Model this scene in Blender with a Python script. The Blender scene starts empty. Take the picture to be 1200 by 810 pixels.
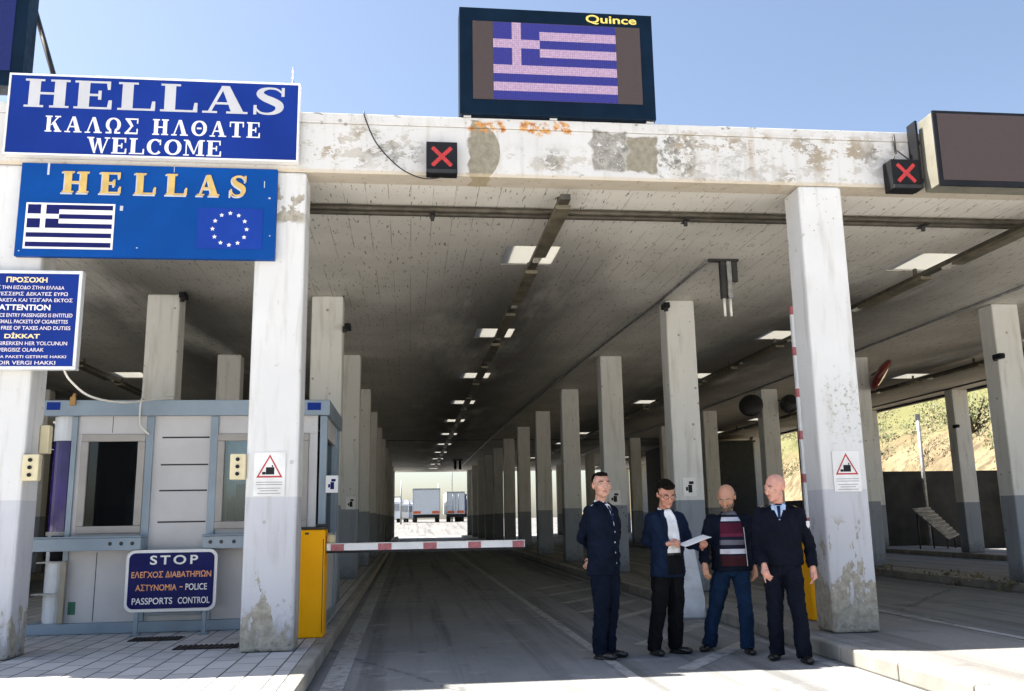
import bpy, bmesh, math, random
from mathutils import Vector, Matrix, Euler, noise
from mathutils.bvhtree import BVHTree
random.seed(7)
SC = bpy.context.scene
COL = SC.collection
R = math.radians

# ------------------------------------------------------------------ camera, sky, sun, exposure
YAW, PITCH, ROLL, CAM_Z = 0.1156, 0.1908, 0.0166, 1.35
fwd = Vector((math.sin(YAW)*math.cos(PITCH), math.cos(YAW)*math.cos(PITCH), math.sin(PITCH)))
r0 = Vector((math.cos(YAW), -math.sin(YAW), 0)); u0 = r0.cross(fwd)
rt = r0*math.cos(ROLL) - u0*math.sin(ROLL); up = r0*math.sin(ROLL) + u0*math.cos(ROLL)
cd = bpy.data.cameras.new('camera'); cam = bpy.data.objects.new('camera', cd); COL.objects.link(cam)
cd.sensor_width = 36; cd.lens = 36*1046.72/1200; cd.clip_start = .05; cd.clip_end = 6000
m = Matrix((rt, up, -fwd)).transposed().to_4x4(); m.translation = (0, 0, CAM_Z); cam.matrix_world = m
SC.camera = cam

SUN_D = Vector((.60, -.18, -1)).normalized()
wd = bpy.data.worlds.new('World'); SC.world = wd; wd.use_nodes = True
wt = wd.node_tree; sk = wt.nodes.new('ShaderNodeTexSky'); sk.sky_type = 'NISHITA'; sk.sun_disc = False
sk.sun_elevation = math.asin(-SUN_D.z); sk.sun_rotation = math.atan2(-SUN_D.x, -SUN_D.y)
sk.air_density = 1.0; sk.dust_density = 1.7; sk.ozone_density = 1.0; sk.altitude = 50
bg = wt.nodes['Background']; hs_ = wt.nodes.new('ShaderNodeHueSaturation'); hs_.inputs['Saturation'].default_value = .94; hs_.inputs['Value'].default_value = 1.04
wt.links.new(sk.outputs[0], hs_.inputs['Color']); wt.links.new(hs_.outputs[0], bg.inputs[0]); bg.inputs[1].default_value = .046
sl = bpy.data.lights.new('sun', 'SUN'); sl.energy = 4.1; sl.angle = R(.5); sl.color = (1, .92, .81)
so = bpy.data.objects.new('sun', sl); COL.objects.link(so); so.location = (-30, 20, 50)
so.rotation_euler = SUN_D.to_track_quat('-Z', 'Y').to_euler()
vs = SC.view_settings; vs.view_transform = 'Standard'; vs.look = 'None'; vs.gamma = 1; vs.exposure = 2.28
SC.cycles.max_bounces = 10; SC.cycles.diffuse_bounces = 6; SC.cycles.glossy_bounces = 3
SC.cycles.transparent_max_bounces = 8; SC.cycles.sample_clamp_indirect = 6; SC.cycles.caustics_reflective = False

# ------------------------------------------------------------------ node and material helpers
class G:
    def __init__(s, name):
        s.m = bpy.data.materials.new(name); s.m.use_nodes = True; s.t = s.m.node_tree
        s.b = s.t.nodes['Principled BSDF']
    def n(s, ty, ins=None, **at):
        nd = s.t.nodes.new(ty)
        for k, v in at.items(): setattr(nd, k, v)
        for k, v in (ins or {}).items(): s.put(nd.inputs[k], v)
        return nd
    def put(s, sock, v):
        if isinstance(v, bpy.types.NodeSocket): s.t.links.new(v, sock)
        else:
            if isinstance(v, (tuple, list)) and len(v) == 3 and sock.type == 'RGBA': v = (*v, 1)
            sock.default_value = v
    def math(s, op, a, b=0., c=0.): return s.n('ShaderNodeMath', {0: a, 1: b, 2: c}, operation=op).outputs[0]
    def pos(s): return s.n('ShaderNodeNewGeometry').outputs['Position']
    def scale(s, v, sc): return s.n('ShaderNodeVectorMath', {0: v, 1: sc}, operation='MULTIPLY').outputs[0]
    def noise(s, v, sc, det=4., rough=.55): return s.n('ShaderNodeTexNoise', {'Vector': v, 'Scale': sc, 'Detail': det, 'Roughness': rough}).outputs[0]
    def mr(s, v, a, b, c=0., d=1.): return s.n('ShaderNodeMapRange', {0: v, 1: a, 2: b, 3: c, 4: d}, interpolation_type='SMOOTHSTEP').outputs[0]
    def mix(s, f, a, b): return s.n('ShaderNodeMix', {0: f, 6: a, 7: b}, data_type='RGBA').outputs[2]
    def mul(s, f, a, b): return s.n('ShaderNodeMix', {0: f, 6: a, 7: b}, data_type='RGBA', blend_type='MULTIPLY').outputs[2]
    def xyz(s, v):
        o = s.n('ShaderNodeSeparateXYZ', {0: v}).outputs; return o[0], o[1], o[2]
    def box(s, a, b, a0, a1, b0, b1, soft=.02):
        f = s.math('MULTIPLY', s.mr(a, a0-soft, a0+soft), s.mr(a, a1+soft, a1-soft))
        g = s.math('MULTIPLY', s.mr(b, b0-soft, b0+soft), s.mr(b, b1+soft, b1-soft))
        return s.math('MULTIPLY', f, g)
    def bump(s, h, st=.3, d=.01): s.put(s.b.inputs['Normal'], s.n('ShaderNodeBump', {'Strength': st, 'Distance': d, 'Height': h}).outputs[0])
    def out(s, col, rough=.8, metal=0., spec=None):
        s.put(s.b.inputs['Base Color'], col); s.put(s.b.inputs['Roughness'], rough); s.put(s.b.inputs['Metallic'], metal)
        if spec is not None: s.put(s.b.inputs['Specular IOR Level'], spec)
        return s.m

def V3(c, k): return tuple(min(1, x*k) for x in c)
def M(name, c, rough=.6, metal=0., var=.12, sc=4., bump=0., bsc=60., spec=None):
    g = G(name); p = g.pos()
    n = g.mr(g.noise(p, sc, 6.), .3, .7)
    col = g.mix(n, V3(c, 1-var), V3(c, 1+var))
    if bump: g.bump(g.noise(p, bsc, 3.), bump, .004)
    rr = g.mr(g.noise(p, sc*2.3, 3.), .3, .7, max(.03, rough-.08), min(1, rough+.08))
    return g.out(col, rr, metal, spec)
def EM(name, c, st):
    g = G(name); g.put(g.b.inputs['Emission Color'], c); g.b.inputs['Emission Strength'].default_value = st
    return g.out((.02, .02, .02), .5)

# ------------------------------------------------------------------ mesh helpers
class MB:
    def __init__(s): s.bm = bmesh.new(); s.ms = []
    def mi(s, m):
        if m is None: return 0
        if m not in s.ms: s.ms.append(m)
        return s.ms.index(m)
    def hexa(s, vs, m=None):
        v = [s.bm.verts.new(p) for p in vs]; k = s.mi(m)
        for f in ((0, 3, 2, 1), (4, 5, 6, 7), (0, 1, 5, 4), (1, 2, 6, 5), (2, 3, 7, 6), (3, 0, 4, 7)):
            fc = s.bm.faces.new([v[i] for i in f]); fc.material_index = k
        return s
    def box(s, x0, x1, y0, y1, z0, z1, m=None):
        return s.hexa([(x0, y0, z0), (x1, y0, z0), (x1, y1, z0), (x0, y1, z0), (x0, y0, z1), (x1, y0, z1), (x1, y1, z1), (x0, y1, z1)], m)
    def quad(s, pts, m=None):
        f = s.bm.faces.new([s.bm.verts.new(p) for p in pts]); f.material_index = s.mi(m); return s
    def prism(s, pts, vec, m=None):
        vec = Vector(vec); a = [s.bm.verts.new(p) for p in pts]; b = [s.bm.verts.new(Vector(p)+vec) for p in pts]; k = s.mi(m); n = len(a)
        fs = [s.bm.faces.new(a[::-1]), s.bm.faces.new(b)] + [s.bm.faces.new((a[i], a[(i+1) % n], b[(i+1) % n], b[i])) for i in range(n)]
        for f in fs: f.material_index = k
        return s
    def tube(s, pts, r, seg=8, m=None, caps=True, smooth=True):
        pts = [Vector(p) for p in pts]; k = s.mi(m); rings = []; rs = r if isinstance(r, (list, tuple)) else [r]*len(pts)
        t0 = (pts[1]-pts[0]).normalized(); a = t0.orthogonal().normalized()
        for i, p in enumerate(pts):
            t = ((pts[min(i+1, len(pts)-1)]-p).normalized() + (p-pts[max(i-1, 0)]).normalized())
            t = t.normalized() if t.length > 1e-6 else t0
            a = (a - t*a.dot(t)).normalized(); b = t.cross(a)
            rings.append([s.bm.verts.new(p + (a*math.cos(q)+b*math.sin(q))*rs[i]) for q in [2*math.pi*j/seg for j in range(seg)]])
        for A, B in zip(rings, rings[1:]):
            for j in range(seg):
                f = s.bm.faces.new((A[j], A[(j+1) % seg], B[(j+1) % seg], B[j])); f.material_index = k; f.smooth = smooth
        if caps:
            for q in (rings[0][::-1], rings[-1]):
                f = s.bm.faces.new(q); f.material_index = k
        return s
    def ico(s, c, rad, m=None, sub=2):
        k = s.mi(m); mt = Matrix.Translation(c) @ Matrix.Diagonal((*(rad if isinstance(rad, (tuple, list)) else (rad,)*3), 1))
        for f in {f for v in bmesh.ops.create_icosphere(s.bm, subdivisions=sub, radius=1, matrix=mt)['verts'] for f in v.link_faces}:
            f.material_index = k; f.smooth = True
        return s
    def build(s, name, mat=None, parent=None, bevel=0., seg=2, org=None):
        bmesh.ops.recalc_face_normals(s.bm, faces=s.bm.faces)
        vs = [v.co for v in s.bm.verts]
        lo = Vector([min(v[i] for v in vs) for i in range(3)]); hi = Vector([max(v[i] for v in vs) for i in range(3)])
        o = Vector(org) if org is not None else Vector(((lo.x+hi.x)/2, (lo.y+hi.y)/2, lo.z))
        bmesh.ops.translate(s.bm, verts=s.bm.verts, vec=-o)
        me = bpy.data.meshes.new(name); s.bm.to_mesh(me); s.bm.free()
        for q in (s.ms or [mat]): me.materials.append(q)
        ob = bpy.data.objects.new(name, me); COL.objects.link(ob)
        ob.location = o - (wloc(parent) if parent else Vector())
        if parent: ob.parent = parent
        if bevel:
            bv = ob.modifiers.new('bevel', 'BEVEL'); bv.width = bevel; bv.segments = seg; bv.limit_method = 'ANGLE'; bv.angle_limit = R(40)
        return ob
def wloc(o):
    v = Vector(o.location)
    while o.parent: o = o.parent; v = v + Vector(o.location)
    return v
def tag(o, label=None, cat=None, group=None, kind=None):
    for k, v in (('label', label), ('category', cat), ('group', group), ('kind', kind)):
        if v: o[k] = v
    return o
def thing(name, loc, label, cat, group=None):
    o = bpy.data.objects.new(name, None); COL.objects.link(o); o.location = loc; o.empty_display_size = .2
    return tag(o, label, cat, group)
def struct(o): return tag(o, kind='structure')
def dup(root, loc, label=None):
    def cp(o, par):
        c = o.copy(); COL.objects.link(c)
        if par: c.parent = par
        for ch in o.children: cp(ch, c)
        return c
    r = cp(root, None); r.location = loc
    if label: r['label'] = label
    return r

# lettering ---------------------------------------------------------
def rc(a, b, c, d): return [(a, c), (b, c), (b, d), (a, d)]
def catmull(p, n=5):
    o = []
    for i in range(len(p)-1):
        q = [p[max(i-1, 0)], p[i], p[i+1], p[min(i+2, len(p)-1)]]
        for j in range(n):
            t = j/n
            o.append(tuple(.5*(2*q[1][k]+(q[2][k]-q[0][k])*t+(2*q[0][k]-5*q[1][k]+4*q[2][k]-q[3][k])*t*t+(3*q[1][k]-q[0][k]-3*q[2][k]+q[3][k])*t**3) for k in range(3)))
    return o+[p[-1]]
def ribbon(p):                       # (x, y, width) centre line -> list of quads
    L = []
    for i in range(len(p)):
        a, b = p[max(i-1, 0)], p[min(i+1, len(p)-1)]
        d = Vector((b[0]-a[0], b[1]-a[1])).normalized(); n = Vector((-d.y, d.x))*p[i][2]/2
        L.append(((p[i][0]+n.x, p[i][1]+n.y), (p[i][0]-n.x, p[i][1]-n.y)))
    return ('rib', L)
def ring(cx, cy, rx, ry, a0, a1, thin, thick, n=26):
    return ribbon([(cx+rx*math.cos(a), cy+ry*math.sin(a), thin+(thick-thin)*abs(math.cos(a))**1.5) for a in [R(a0+(a1-a0)*i/n) for i in range(n+1)]])
SER = {
 'H': (1.15, [rc(.12, .40, .06, .94), rc(.75, 1.03, .06, .94), rc(.39, .76, .46, .54), rc(.02, .50, 0, .07), rc(.65, 1.13, 0, .07), rc(.02, .50, .93, 1), rc(.65, 1.13, .93, 1)]),
 'E': (1.0, [rc(.10, .38, .06, .94), rc(0, .84, 0, .07), rc(0, .80, .93, 1), rc(.37, .62, .46, .54), rc(.60, .68, .34, .66), [(.83, 0), (.95, 0), (.95, .32), (.87, .32)], [(.79, 1), (.9, 1), (.9, .7), (.83, .7)]]),
 'L': (.98, [rc(.10, .38, .06, .94), rc(0, .84, 0, .07), rc(0, .50, .93, 1), [(.83, 0), (.95, 0), (.95, .34), (.87, .34)]]),
 'A': (1.18, [[(.46, 1), (.68, 1), (1.06, .06), (.74, .06)], [(.47, .96), (.54, .9), (.23, .06), (.14, .06)], rc(.29, .80, .32, .40), rc(0, .38, 0, .07), rc(.62, 1.17, 0, .07)]),
 '\u039b': (1.18, [[(.46, 1), (.68, 1), (1.06, .06), (.74, .06)], [(.47, .96), (.54, .9), (.23, .06), (.14, .06)], rc(0, .38, 0, .07), rc(.62, 1.17, 0, .07)]),
 'S': (.92, [ribbon(catmull([(.78, .80, .05), (.64, .94, .07), (.42, .965, .08), (.24, .88, .15), (.21, .74, .21), (.33, .61, .24), (.53, .50, .26), (.69, .38, .24), (.71, .22, .2), (.60, .09, .13), (.42, .035, .08), (.22, .07, .07), (.10, .22, .05)])), rc(.76, .84, .68, 1), rc(.04, .12, 0, .34)]),
 'K': (1.15, [rc(.10, .36, .06, .94), [(.36, .40), (.46, .44), (.92, .94), (.80, .94)], [(.46, .56), (.64, .68), (1.06, .06), (.74, .06)], rc(0, .46, 0, .07), rc(0, .46, .93, 1), rc(.64, 1.04, .93, 1), rc(.64, 1.14, 0, .07)]),
 '\u03a9': (1.12, [ring(.56, .56, .40, .40, -50, 230, .09, .24), rc(.06, .46, 0, .1), rc(.66, 1.06, 0, .1), [(.30, .1), (.46, .1), (.42, .3), (.28, .26)], [(.66, .1), (.82, .1), (.84, .26), (.70, .3)]]),
 '\u03a3': (1.0, [rc(.05, .88, .92, 1), rc(.05, .88, 0, .1), [(.08, .92), (.38, .92), (.64, .5), (.46, .46)], [(.46, .5), (.60, .52), (.30, .1), (.10, .1)], rc(.87, .95, .68, 1), rc(.87, .95, 0, .34)]),
 '\u0398': (1.12, [ring(.56, .5, .42, .45, 0, 360, .09, .26), rc(.40, .72, .45, .55)]),
 'O': (1.12, [ring(.56, .5, .42, .45, 0, 360, .09, .26)]),
 'C': (1.0, [ring(.54, .5, .40, .45, 48, 318, .09, .26), rc(.82, .90, .62, .96)]),
 'T': (1.04, [rc(.38, .66, .06, .94), rc(.02, 1.02, .92, 1), rc(.02, .1, .66, .92), rc(.94, 1.02, .66, .92), rc(.22, .82, 0, .07)]),
 'W': (1.44, [[(.08, .94), (.36, .94), (.56, 0), (.44, 0)], [(.46, .04), (.54, .04), (.72, .94), (.64, .94)], [(.58, .94), (.84, .94), (1.04, 0), (.92, 0)], [(.94, .04), (1.02, .04), (1.32, .94), (1.24, .94)], rc(0, .44, .93, 1), rc(1.1, 1.44, .93, 1)]),
 'M': (1.36, [rc(.13, .21, .06, .94), rc(.96, 1.22, .06, .94), [(.10, .95), (.38, .95), (.72, .15), (.62, .1)], [(.63, .1), (.70, .1), (1.0, .95), (.93, .95)], rc(0, .36, 0, .07), rc(.82, 1.35, 0, .07), rc(0, .3, .93, 1), rc(1.0, 1.35, .93, 1)]),
}
def serif(mb, word, x0, x1, z0, z1, y, m, gap=.14, space=.7):
    """seriffed capitals filling the box x0..x1, z0..z1 on the plane y (facing -Y)"""
    tot = sum((space if c == ' ' else SER[c][0]+gap) for c in word)-gap; k = (x1-x0)/tot; hz = z1-z0; x = x0
    for c in word:
        if c == ' ': x += space*k; continue
        w, polys = SER[c]
        for i, pl in enumerate(polys):
            t = .002+.0006*i
            if isinstance(pl, tuple):
                for (a, b), (c2, d) in zip(pl[1], pl[1][1:]):
                    mb.quad([(x+q[0]*k, y-t, z0+q[1]*hz) for q in (a, b, d, c2)], m)
            else:
                mb.prism([(x+q[0]*k, y, z0+q[1]*hz) for q in pl], (0, -t, 0), m)
        x += (w+gap)*k
def sans(mb, body, x0, x1, z0, z1, y, m, bold=.0, sp=1.0):
    for a_, b_ in zip('\u0391\u0392\u0395\u0396\u0397\u0399\u039a\u039c\u039d\u039f\u03a1\u03a4\u03a5\u03a7', 'ABEZHIKMNOPTYX'): body = body.replace(a_, b_)
    cu = bpy.data.curves.new('t', 'FONT'); cu.body = body; cu.size = 1; cu.offset = bold; cu.space_character = sp
    ob = bpy.data.objects.new('t', cu); COL.objects.link(ob)
    me = bpy.data.meshes.new_from_object(ob.evaluated_get(bpy.context.evaluated_depsgraph_get()))
    vs = [v.co.copy() for v in me.vertices]; k = mb.mi(m)
    if vs:
        a, b = min(v.x for v in vs), max(v.x for v in vs); c, d = min(v.y for v in vs), max(v.y for v in vs)
        nv = [mb.bm.verts.new((x0+(v.x-a)/(b-a)*(x1-x0), y, z0+(v.y-c)/(d-c)*(z1-z0))) for v in vs]
        for p in me.polygons:
            try: mb.bm.faces.new([nv[i] for i in p.vertices]).material_index = k
            except ValueError: pass
    bpy.data.objects.remove(ob); bpy.data.curves.remove(cu); bpy.data.meshes.remove(me)

# ------------------------------------------------------------------ materials
D0, S, WC, DC, H, ZT = 8.996, 5.298, .50, .40, 4.9375, 5.60
ROWS = {'a': -10.05, 'b': -4.138, 'c': -1.583, 'd': 4.280, 'e': 10.191, 'f': 16.132}
NK = 12

def paint_base(g, p, white, peel, speck=.3):
    x, y, z = g.xyz(p)
    n1 = g.noise(p, 1.3, 5.); n2 = g.noise(p, 14., 5., .65); n3 = g.noise(g.scale(p, (9, 9, 1.1)), 1., 4.)
    col = g.mix(g.mr(n1, .35, .7), V3(white, .93), white)
    col = g.mix(g.math('MULTIPLY', g.mr(n3, .50, .72), .42), col, (.38, .36, .31))        # runs of dirt
    gm = g.mr(g.math('SUBTRACT', z, g.math('MULTIPLY', n2, .8)), .15, -.25); col = g.mix(g.math('MULTIPLY', gm, .5), col, (.15, .14, .12))
    vd = g.n('ShaderNodeTexVoronoi', {'Vector': p, 'Scale': 5.5, 'Randomness': 1.}); pt = g.math('MULTIPLY', g.mr(vd.outputs[0], .15, .09), g.mr(g.noise(p, 3.1, 2.), .5, .56))
    col = g.mix(g.math('MULTIPLY', g.math('MAXIMUM', g.mr(n2, .66, .70), pt), speck), col, (.16, .14, .12))       # pits
    return x, y, z, col, n1, n2
CONC = (.34, .31, .25)
def mat_column(front):
    g = G('column_paint_front' if front else 'column_paint'); p = g.pos()
    x, y, z, col, n1, n2 = paint_base(g, p, (.655, .66, .665) if front else (.68, .69, .68), 0, .35 if front else .75)
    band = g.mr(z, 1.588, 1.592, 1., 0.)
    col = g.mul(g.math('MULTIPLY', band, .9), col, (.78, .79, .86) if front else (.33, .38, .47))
    if front:
        nn = g.noise(g.scale(p, (1.5, 1.5, .75)), 5., 11., .70)
        lo = g.math('SUBTRACT', g.mr(z, .15, 1.15, .455, .655), g.mr(x, 2., 3., 0., .085))
        pl = g.math('MULTIPLY', g.mr(g.math('SUBTRACT', nn, lo), .0, .015), g.mr(z, 1.35, 1.2))
        edge = g.math('MULTIPLY', g.mr(g.noise(p, 16., 5.), .58, .6), g.mr(z, .28, .16))
        sp = g.math('MULTIPLY', g.mr(g.noise(p, 20., 6., .7), .56, .58), g.math('MULTIPLY', g.box(x, z, 4.4, 5, 2.1, 2.75, .12), .8))
        t1 = g.math('MULTIPLY', g.mr(g.noise(p, 6., 6.), .47, .5), g.box(x, z, -1.42, -1.09, 4.38, 4.78, .03))
        t2 = g.math('MULTIPLY', g.mr(g.noise(p, 15., 6.), .64, .66), g.box(x, z, 4.2, 4.9, 4.3, 5., .1))
        mk = g.math('MAXIMUM', g.math('MAXIMUM', pl, sp), g.math('MAXIMUM', t1, t2))
        col = g.mix(mk, col, g.mix(g.mr(n2, .3, .7), (.25, .23, .185), (.42, .39, .33)))
        col = g.mix(g.math('MULTIPLY', edge, .8), col, (.09, .085, .06))
        g.bump(g.math('ADD', g.math('MULTIPLY', mk, -.6), n2), .5, .006)
    else:
        g.bump(n2, .35, .006)
    return g.out(col, .75)
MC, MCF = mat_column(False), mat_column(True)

def mat_fascia():
    g = G('fascia_paint'); p = g.pos(); x, y, z, col, n1, n2 = paint_base(g, p, (.60, .60, .60), 0, .6)
    d = g.n('ShaderNodeTexNoise', {'Vector': p, 'Scale': 5., 'Detail': 6.}).outputs[1]
    dx, dy, dz = g.xyz(d)
    xx = g.math('ADD', x, g.math('MULTIPLY', g.math('SUBTRACT', dx, .5), .22)); zz = g.math('ADD', z, g.math('MULTIPLY', g.math('SUBTRACT', dz, .5), .16))
    tan = g.mix(g.mr(n2, .3, .7), (.20, .18, .135), (.29, .265, .21)); gry = g.mix(g.mr(n2, .35, .65), (.15, .145, .13), (.36, .35, .32))
    # round concrete scar right of the lane signal
    ex = g.math('DIVIDE', g.math('SUBTRACT', x, .63), .32); ez = g.math('DIVIDE', g.math('SUBTRACT', zz, 5.22), .36)
    el = g.mr(g.math('ADD', g.math('POWER', ex, 2.), g.math('POWER', ez, 2.)), 1.03, .97)
    el = g.math('MULTIPLY', el, g.mr(xx, .60, .63))
    col = g.mix(el, col, tan)
    col = g.mix(g.math('MULTIPLY', g.box(xx, zz, 1.95, 2.36, 5.03, 5.50, .015), g.mr(g.noise(p, 7., 9., .75), .38, .46)), col, gry)
    col = g.mix(g.box(xx, zz, 2.36, 2.68, 5.02, 5.45, .012), col, tan)
    col = g.mix(g.math('MULTIPLY', g.box(xx, zz, 2.64, 3.1, 4.98, 5.5, .05), g.mr(g.noise(p, 6.5, 9., .75), .49, .53)), col, gry)
    flake = g.mr(g.math('ADD', g.math('MULTIPLY', g.noise(g.scale(p, (1, 1, 1.5)), 3.6, 10., .74), .75), g.math('MULTIPLY', g.noise(g.scale(p, (1, 1, 2.2)), 19., 6., .7), .25)), .494, .522)
    big = g.mr(g.noise(p, 1.9, 3.), .44, .60)
    reg = g.math('MAXIMUM', g.box(xx, zz, 2.9, 5.6, 4.95, 5.5, .08), g.math('MAXIMUM', g.box(xx, zz, -1.2, .1, 4.98, 5.46, .1), g.box(xx, zz, 1.0, 1.95, 4.97, 5.25, .12)))
    col = g.mix(g.math('MULTIPLY', g.math('MULTIPLY', flake, reg), g.mr(big, 0, 1, .45, .95)), col, g.mix(g.mr(n1, .4, .6), gry, (.30, .25, .18)))
    stain = g.math('MULTIPLY', g.mr(g.noise(g.scale(p, (6, 6, .7)), 1., 5.), .52, .75), g.box(x, z, 3.0, 4.2, 4.95, 5.5, .15))
    col = g.mix(g.math('MULTIPLY', stain, .75), col, (.35, .27, .17))
    rm = g.math('MULTIPLY', g.mr(g.noise(p, 11., 6., .7), .43, .52), g.math('MAXIMUM', g.box(xx, zz, .60, .98, 5.45, 5.57, .02), g.math('MAXIMUM', g.box(xx, zz, 1.16, 1.5, 5.44, 5.57, .02), g.box(xx, zz, 1.55, 1.74, 5.46, 5.57, .02))))
    col = g.mix(rm, col, g.mix(g.mr(n2, .35, .65), (.36, .13, .03), (.62, .36, .13)))
    chip = g.math('MULTIPLY', g.mr(g.noise(g.scale(p, (1, 1, 1.6)), 9., 7., .7), .60, .63), g.math('MAXIMUM', g.mr(z, 5.50, 5.59), g.mr(z, 5.03, 4.95)))
    col = g.mix(g.math('MULTIPLY', chip, .8), col, (.13, .12, .10))
    sof = g.mr(z, 4.985, 4.955, 0., .55)
    col = g.mix(sof, col, (.52, .42, .27))
    g.bump(n2, .4, .006)
    return g.out(col, .8)
MF = mat_fascia()

def mat_ceiling():
    g = G('ceiling_concrete'); p = g.pos(); x, y, z = g.xyz(p)
    n1 = g.noise(p, .7, 5.); n2 = g.noise(g.scale(p, (30, 4.5, 1)), 1., 4., .6); n3 = g.noise(g.scale(p, (22, 12, 1)), 1., 3.)
    col = g.mix(g.mr(n1, .3, .7), (.63, .605, .55), (.76, .735, .68))
    col = g.mix(g.math('MULTIPLY', g.mr(n2, .615, .65), .8), col, (.07, .065, .06))
    col = g.mix(g.math('MULTIPLY', g.mr(n3, .70, .73), .6), col, (.10, .09, .08))
    bd = g.math('FRACT', g.math('MULTIPLY', x, 4.)); ln = g.math('MULTIPLY', g.mr(g.math('ABSOLUTE', g.math('SUBTRACT', bd, .5)), .475, .492), g.mr(g.noise(p, 1.3, 3.), .40, .6))
    col = g.mix(g.math('MULTIPLY', ln, .7), col, (.12, .11, .1))
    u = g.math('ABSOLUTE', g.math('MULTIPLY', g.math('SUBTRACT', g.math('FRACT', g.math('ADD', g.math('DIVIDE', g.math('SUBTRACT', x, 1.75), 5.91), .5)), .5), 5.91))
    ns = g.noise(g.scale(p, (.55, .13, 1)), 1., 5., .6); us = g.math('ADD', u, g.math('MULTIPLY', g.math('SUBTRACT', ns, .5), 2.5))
    soot_shade = g.math('MULTIPLY', g.math('MULTIPLY', g.mr(us, 2.7, .2), g.mr(ns, .28, .52)), g.mr(g.math('ADD', y, g.math('MULTIPLY', ns, 5.)), 11.5, 17.5))  # lane soot bands; their fade with depth paints interior shade into the ceiling
    col = g.mix(g.math('MULTIPLY', soot_shade, .86), col, (.085, .083, .08))
    jn = g.mr(g.math('ABSOLUTE', g.math('SUBTRACT', y, 41.5)), .16, .14)
    col = g.mix(jn, col, (.03, .03, .03))
    g.bump(n2, .4, .006)
    return g.out(col, .85)
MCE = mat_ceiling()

def mat_road(name, a, b):
    g = G(name); p = g.pos(); x, y, z = g.xyz(p)
    n1 = g.noise(g.scale(p, (1, .45, 1)), .9, 7., .6); n2 = g.noise(p, 60., 4., .7); n3 = g.noise(p, 3.2, 5.)
    col = g.mix(g.mr(n1, .3, .7), a, b)
    col = g.mix(g.mr(n2, .35, .7, 0., .5), col, V3(b, 1.5))
    col = g.mix(g.math('MULTIPLY', g.mr(n3, .60, .72), .45), col, V3(a, .55))
    tr_ = g.noise(g.scale(p, (2.6, .06, 1)), 1., 5., .65); col = g.mix(g.mr(tr_, .48, .64, 0., .6), col, V3(a, .45))
    oil = g.mr(g.noise(g.scale(p, (1.6, .8, 1)), 1., 4., .6), .63, .72); col = g.mix(g.math('MULTIPLY', oil, .6), col, V3(a, .35))
    du = g.mr(g.noise(g.scale(p, (1.1, 1.5, 1)), 1.7, 8., .7), .56, .66); col = g.mix(g.math('MULTIPLY', du, .5), col, V3(b, 1.6))
    vo = g.n('ShaderNodeTexVoronoi', {'Vector': g.scale(p, (.16, .11, 1)), 'Scale': 1.}, feature='DISTANCE_TO_EDGE').outputs[0]
    vo = g.math('ADD', vo, g.math('MULTIPLY', g.math('SUBTRACT', n3, .5), .05))
    col = g.mix(g.math('MULTIPLY', g.mr(g.math('ABSOLUTE', vo), .006, .001), .6), col, V3(a, .4))
    g.bump(n2, .5, .006)
    return g.out(col, .85)
MRD = mat_road('asphalt_road', (.15, .156, .16), (.215, .22, .222))
MGR = mat_road('concrete_ground', (.46, .445, .41), (.54, .52, .48))
MYD = mat_road('yard_asphalt', (.10, .10, .10), (.15, .15, .148))
MIS = mat_road('island_concrete', (.175, .174, .17), (.235, .23, .222))

def mat_tiles():
    g = G('paving_tiles'); p = g.pos(); x, y, z = g.xyz(p)
    v = g.n('ShaderNodeCombineXYZ', {0: y, 1: x, 2: 0.}).outputs[0]
    br = g.n('ShaderNodeTexBrick', {'Vector': v, 'Color1': (.43, .435, .44, 1), 'Color2': (.54, .54, .54, 1), 'Mortar': (.06, .06, .06, 1), 'Scale': 1., 'Mortar Size': .009, 'Mortar Smooth': .1, 'Brick Width': .44, 'Row Height': .215, 'Bias': 0.})
    n = g.noise(p, 2.2, 6.); n2 = g.noise(p, 70., 3.)
    col = g.mix(g.math('MULTIPLY', g.mr(n, .5, .7), .4), br.outputs[0], (.24, .235, .225))
    col = g.mix(g.mr(n2, .4, .7, 0., .2), col, (.55, .54, .52))
    g.bump(g.math('SUBTRACT', g.math('MULTIPLY', n2, .4), br.outputs[1]), .5, .006)
    return g.out(col, .85)
MPT = mat_tiles()
def mat_marking():
    g = G('road_paint'); p = g.pos(); n = g.noise(p, 9., 7., .7); n2 = g.noise(p, 1.2, 3.)
    w = g.mr(g.math('ADD', n, g.math('MULTIPLY', n2, .35)), .64, .80)
    return g.out(g.mix(w, (.36, .365, .365), (.19, .195, .198)), .8)
MMK = mat_marking()
M_kerb = M('kerb_stone', (.27, .26, .235), .85, var=.18, sc=3., bump=.4)
M_white = M('white_enamel', (.78, .78, .78), .35, var=.05)
M_frame = M('sign_frame_metal', (.72, .73, .74), .4, .3, var=.06)
M_black = M('black_housing', (.010, .011, .014), .5, var=.2, spec=.2)
M_dark = M('dark_metal', (.035, .036, .038), .5, .4, var=.25)
M_tray = M('cable_tray_metal', (.065, .058, .046), .55, .3, var=.35, sc=6.)
M_galv = M('galvanised_steel', (.30, .31, .31), .5, .6, var=.25, sc=8.)
M_blue1 = M('sign_blue_deep', (.009, .032, .225), .45, var=.1, sc=1.5, spec=.1)
M_blue2 = M('sign_blue_bright', (.003, .060, .28), .45, var=.12, sc=1.5, spec=.1)
M_blue3 = M('sign_navy', (.010, .013, .10), .45, var=.12, spec=.1)
M_euflag = M('sign_eu_blue', (.011, .044, .29), .45, var=.05, spec=.1)
M_lgrey = M('letter_silver', (.50, .51, .55), .45, var=.05)
M_gold = M('letter_gold', (.58, .40, .12), .45, var=.12, sc=9.)
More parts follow.
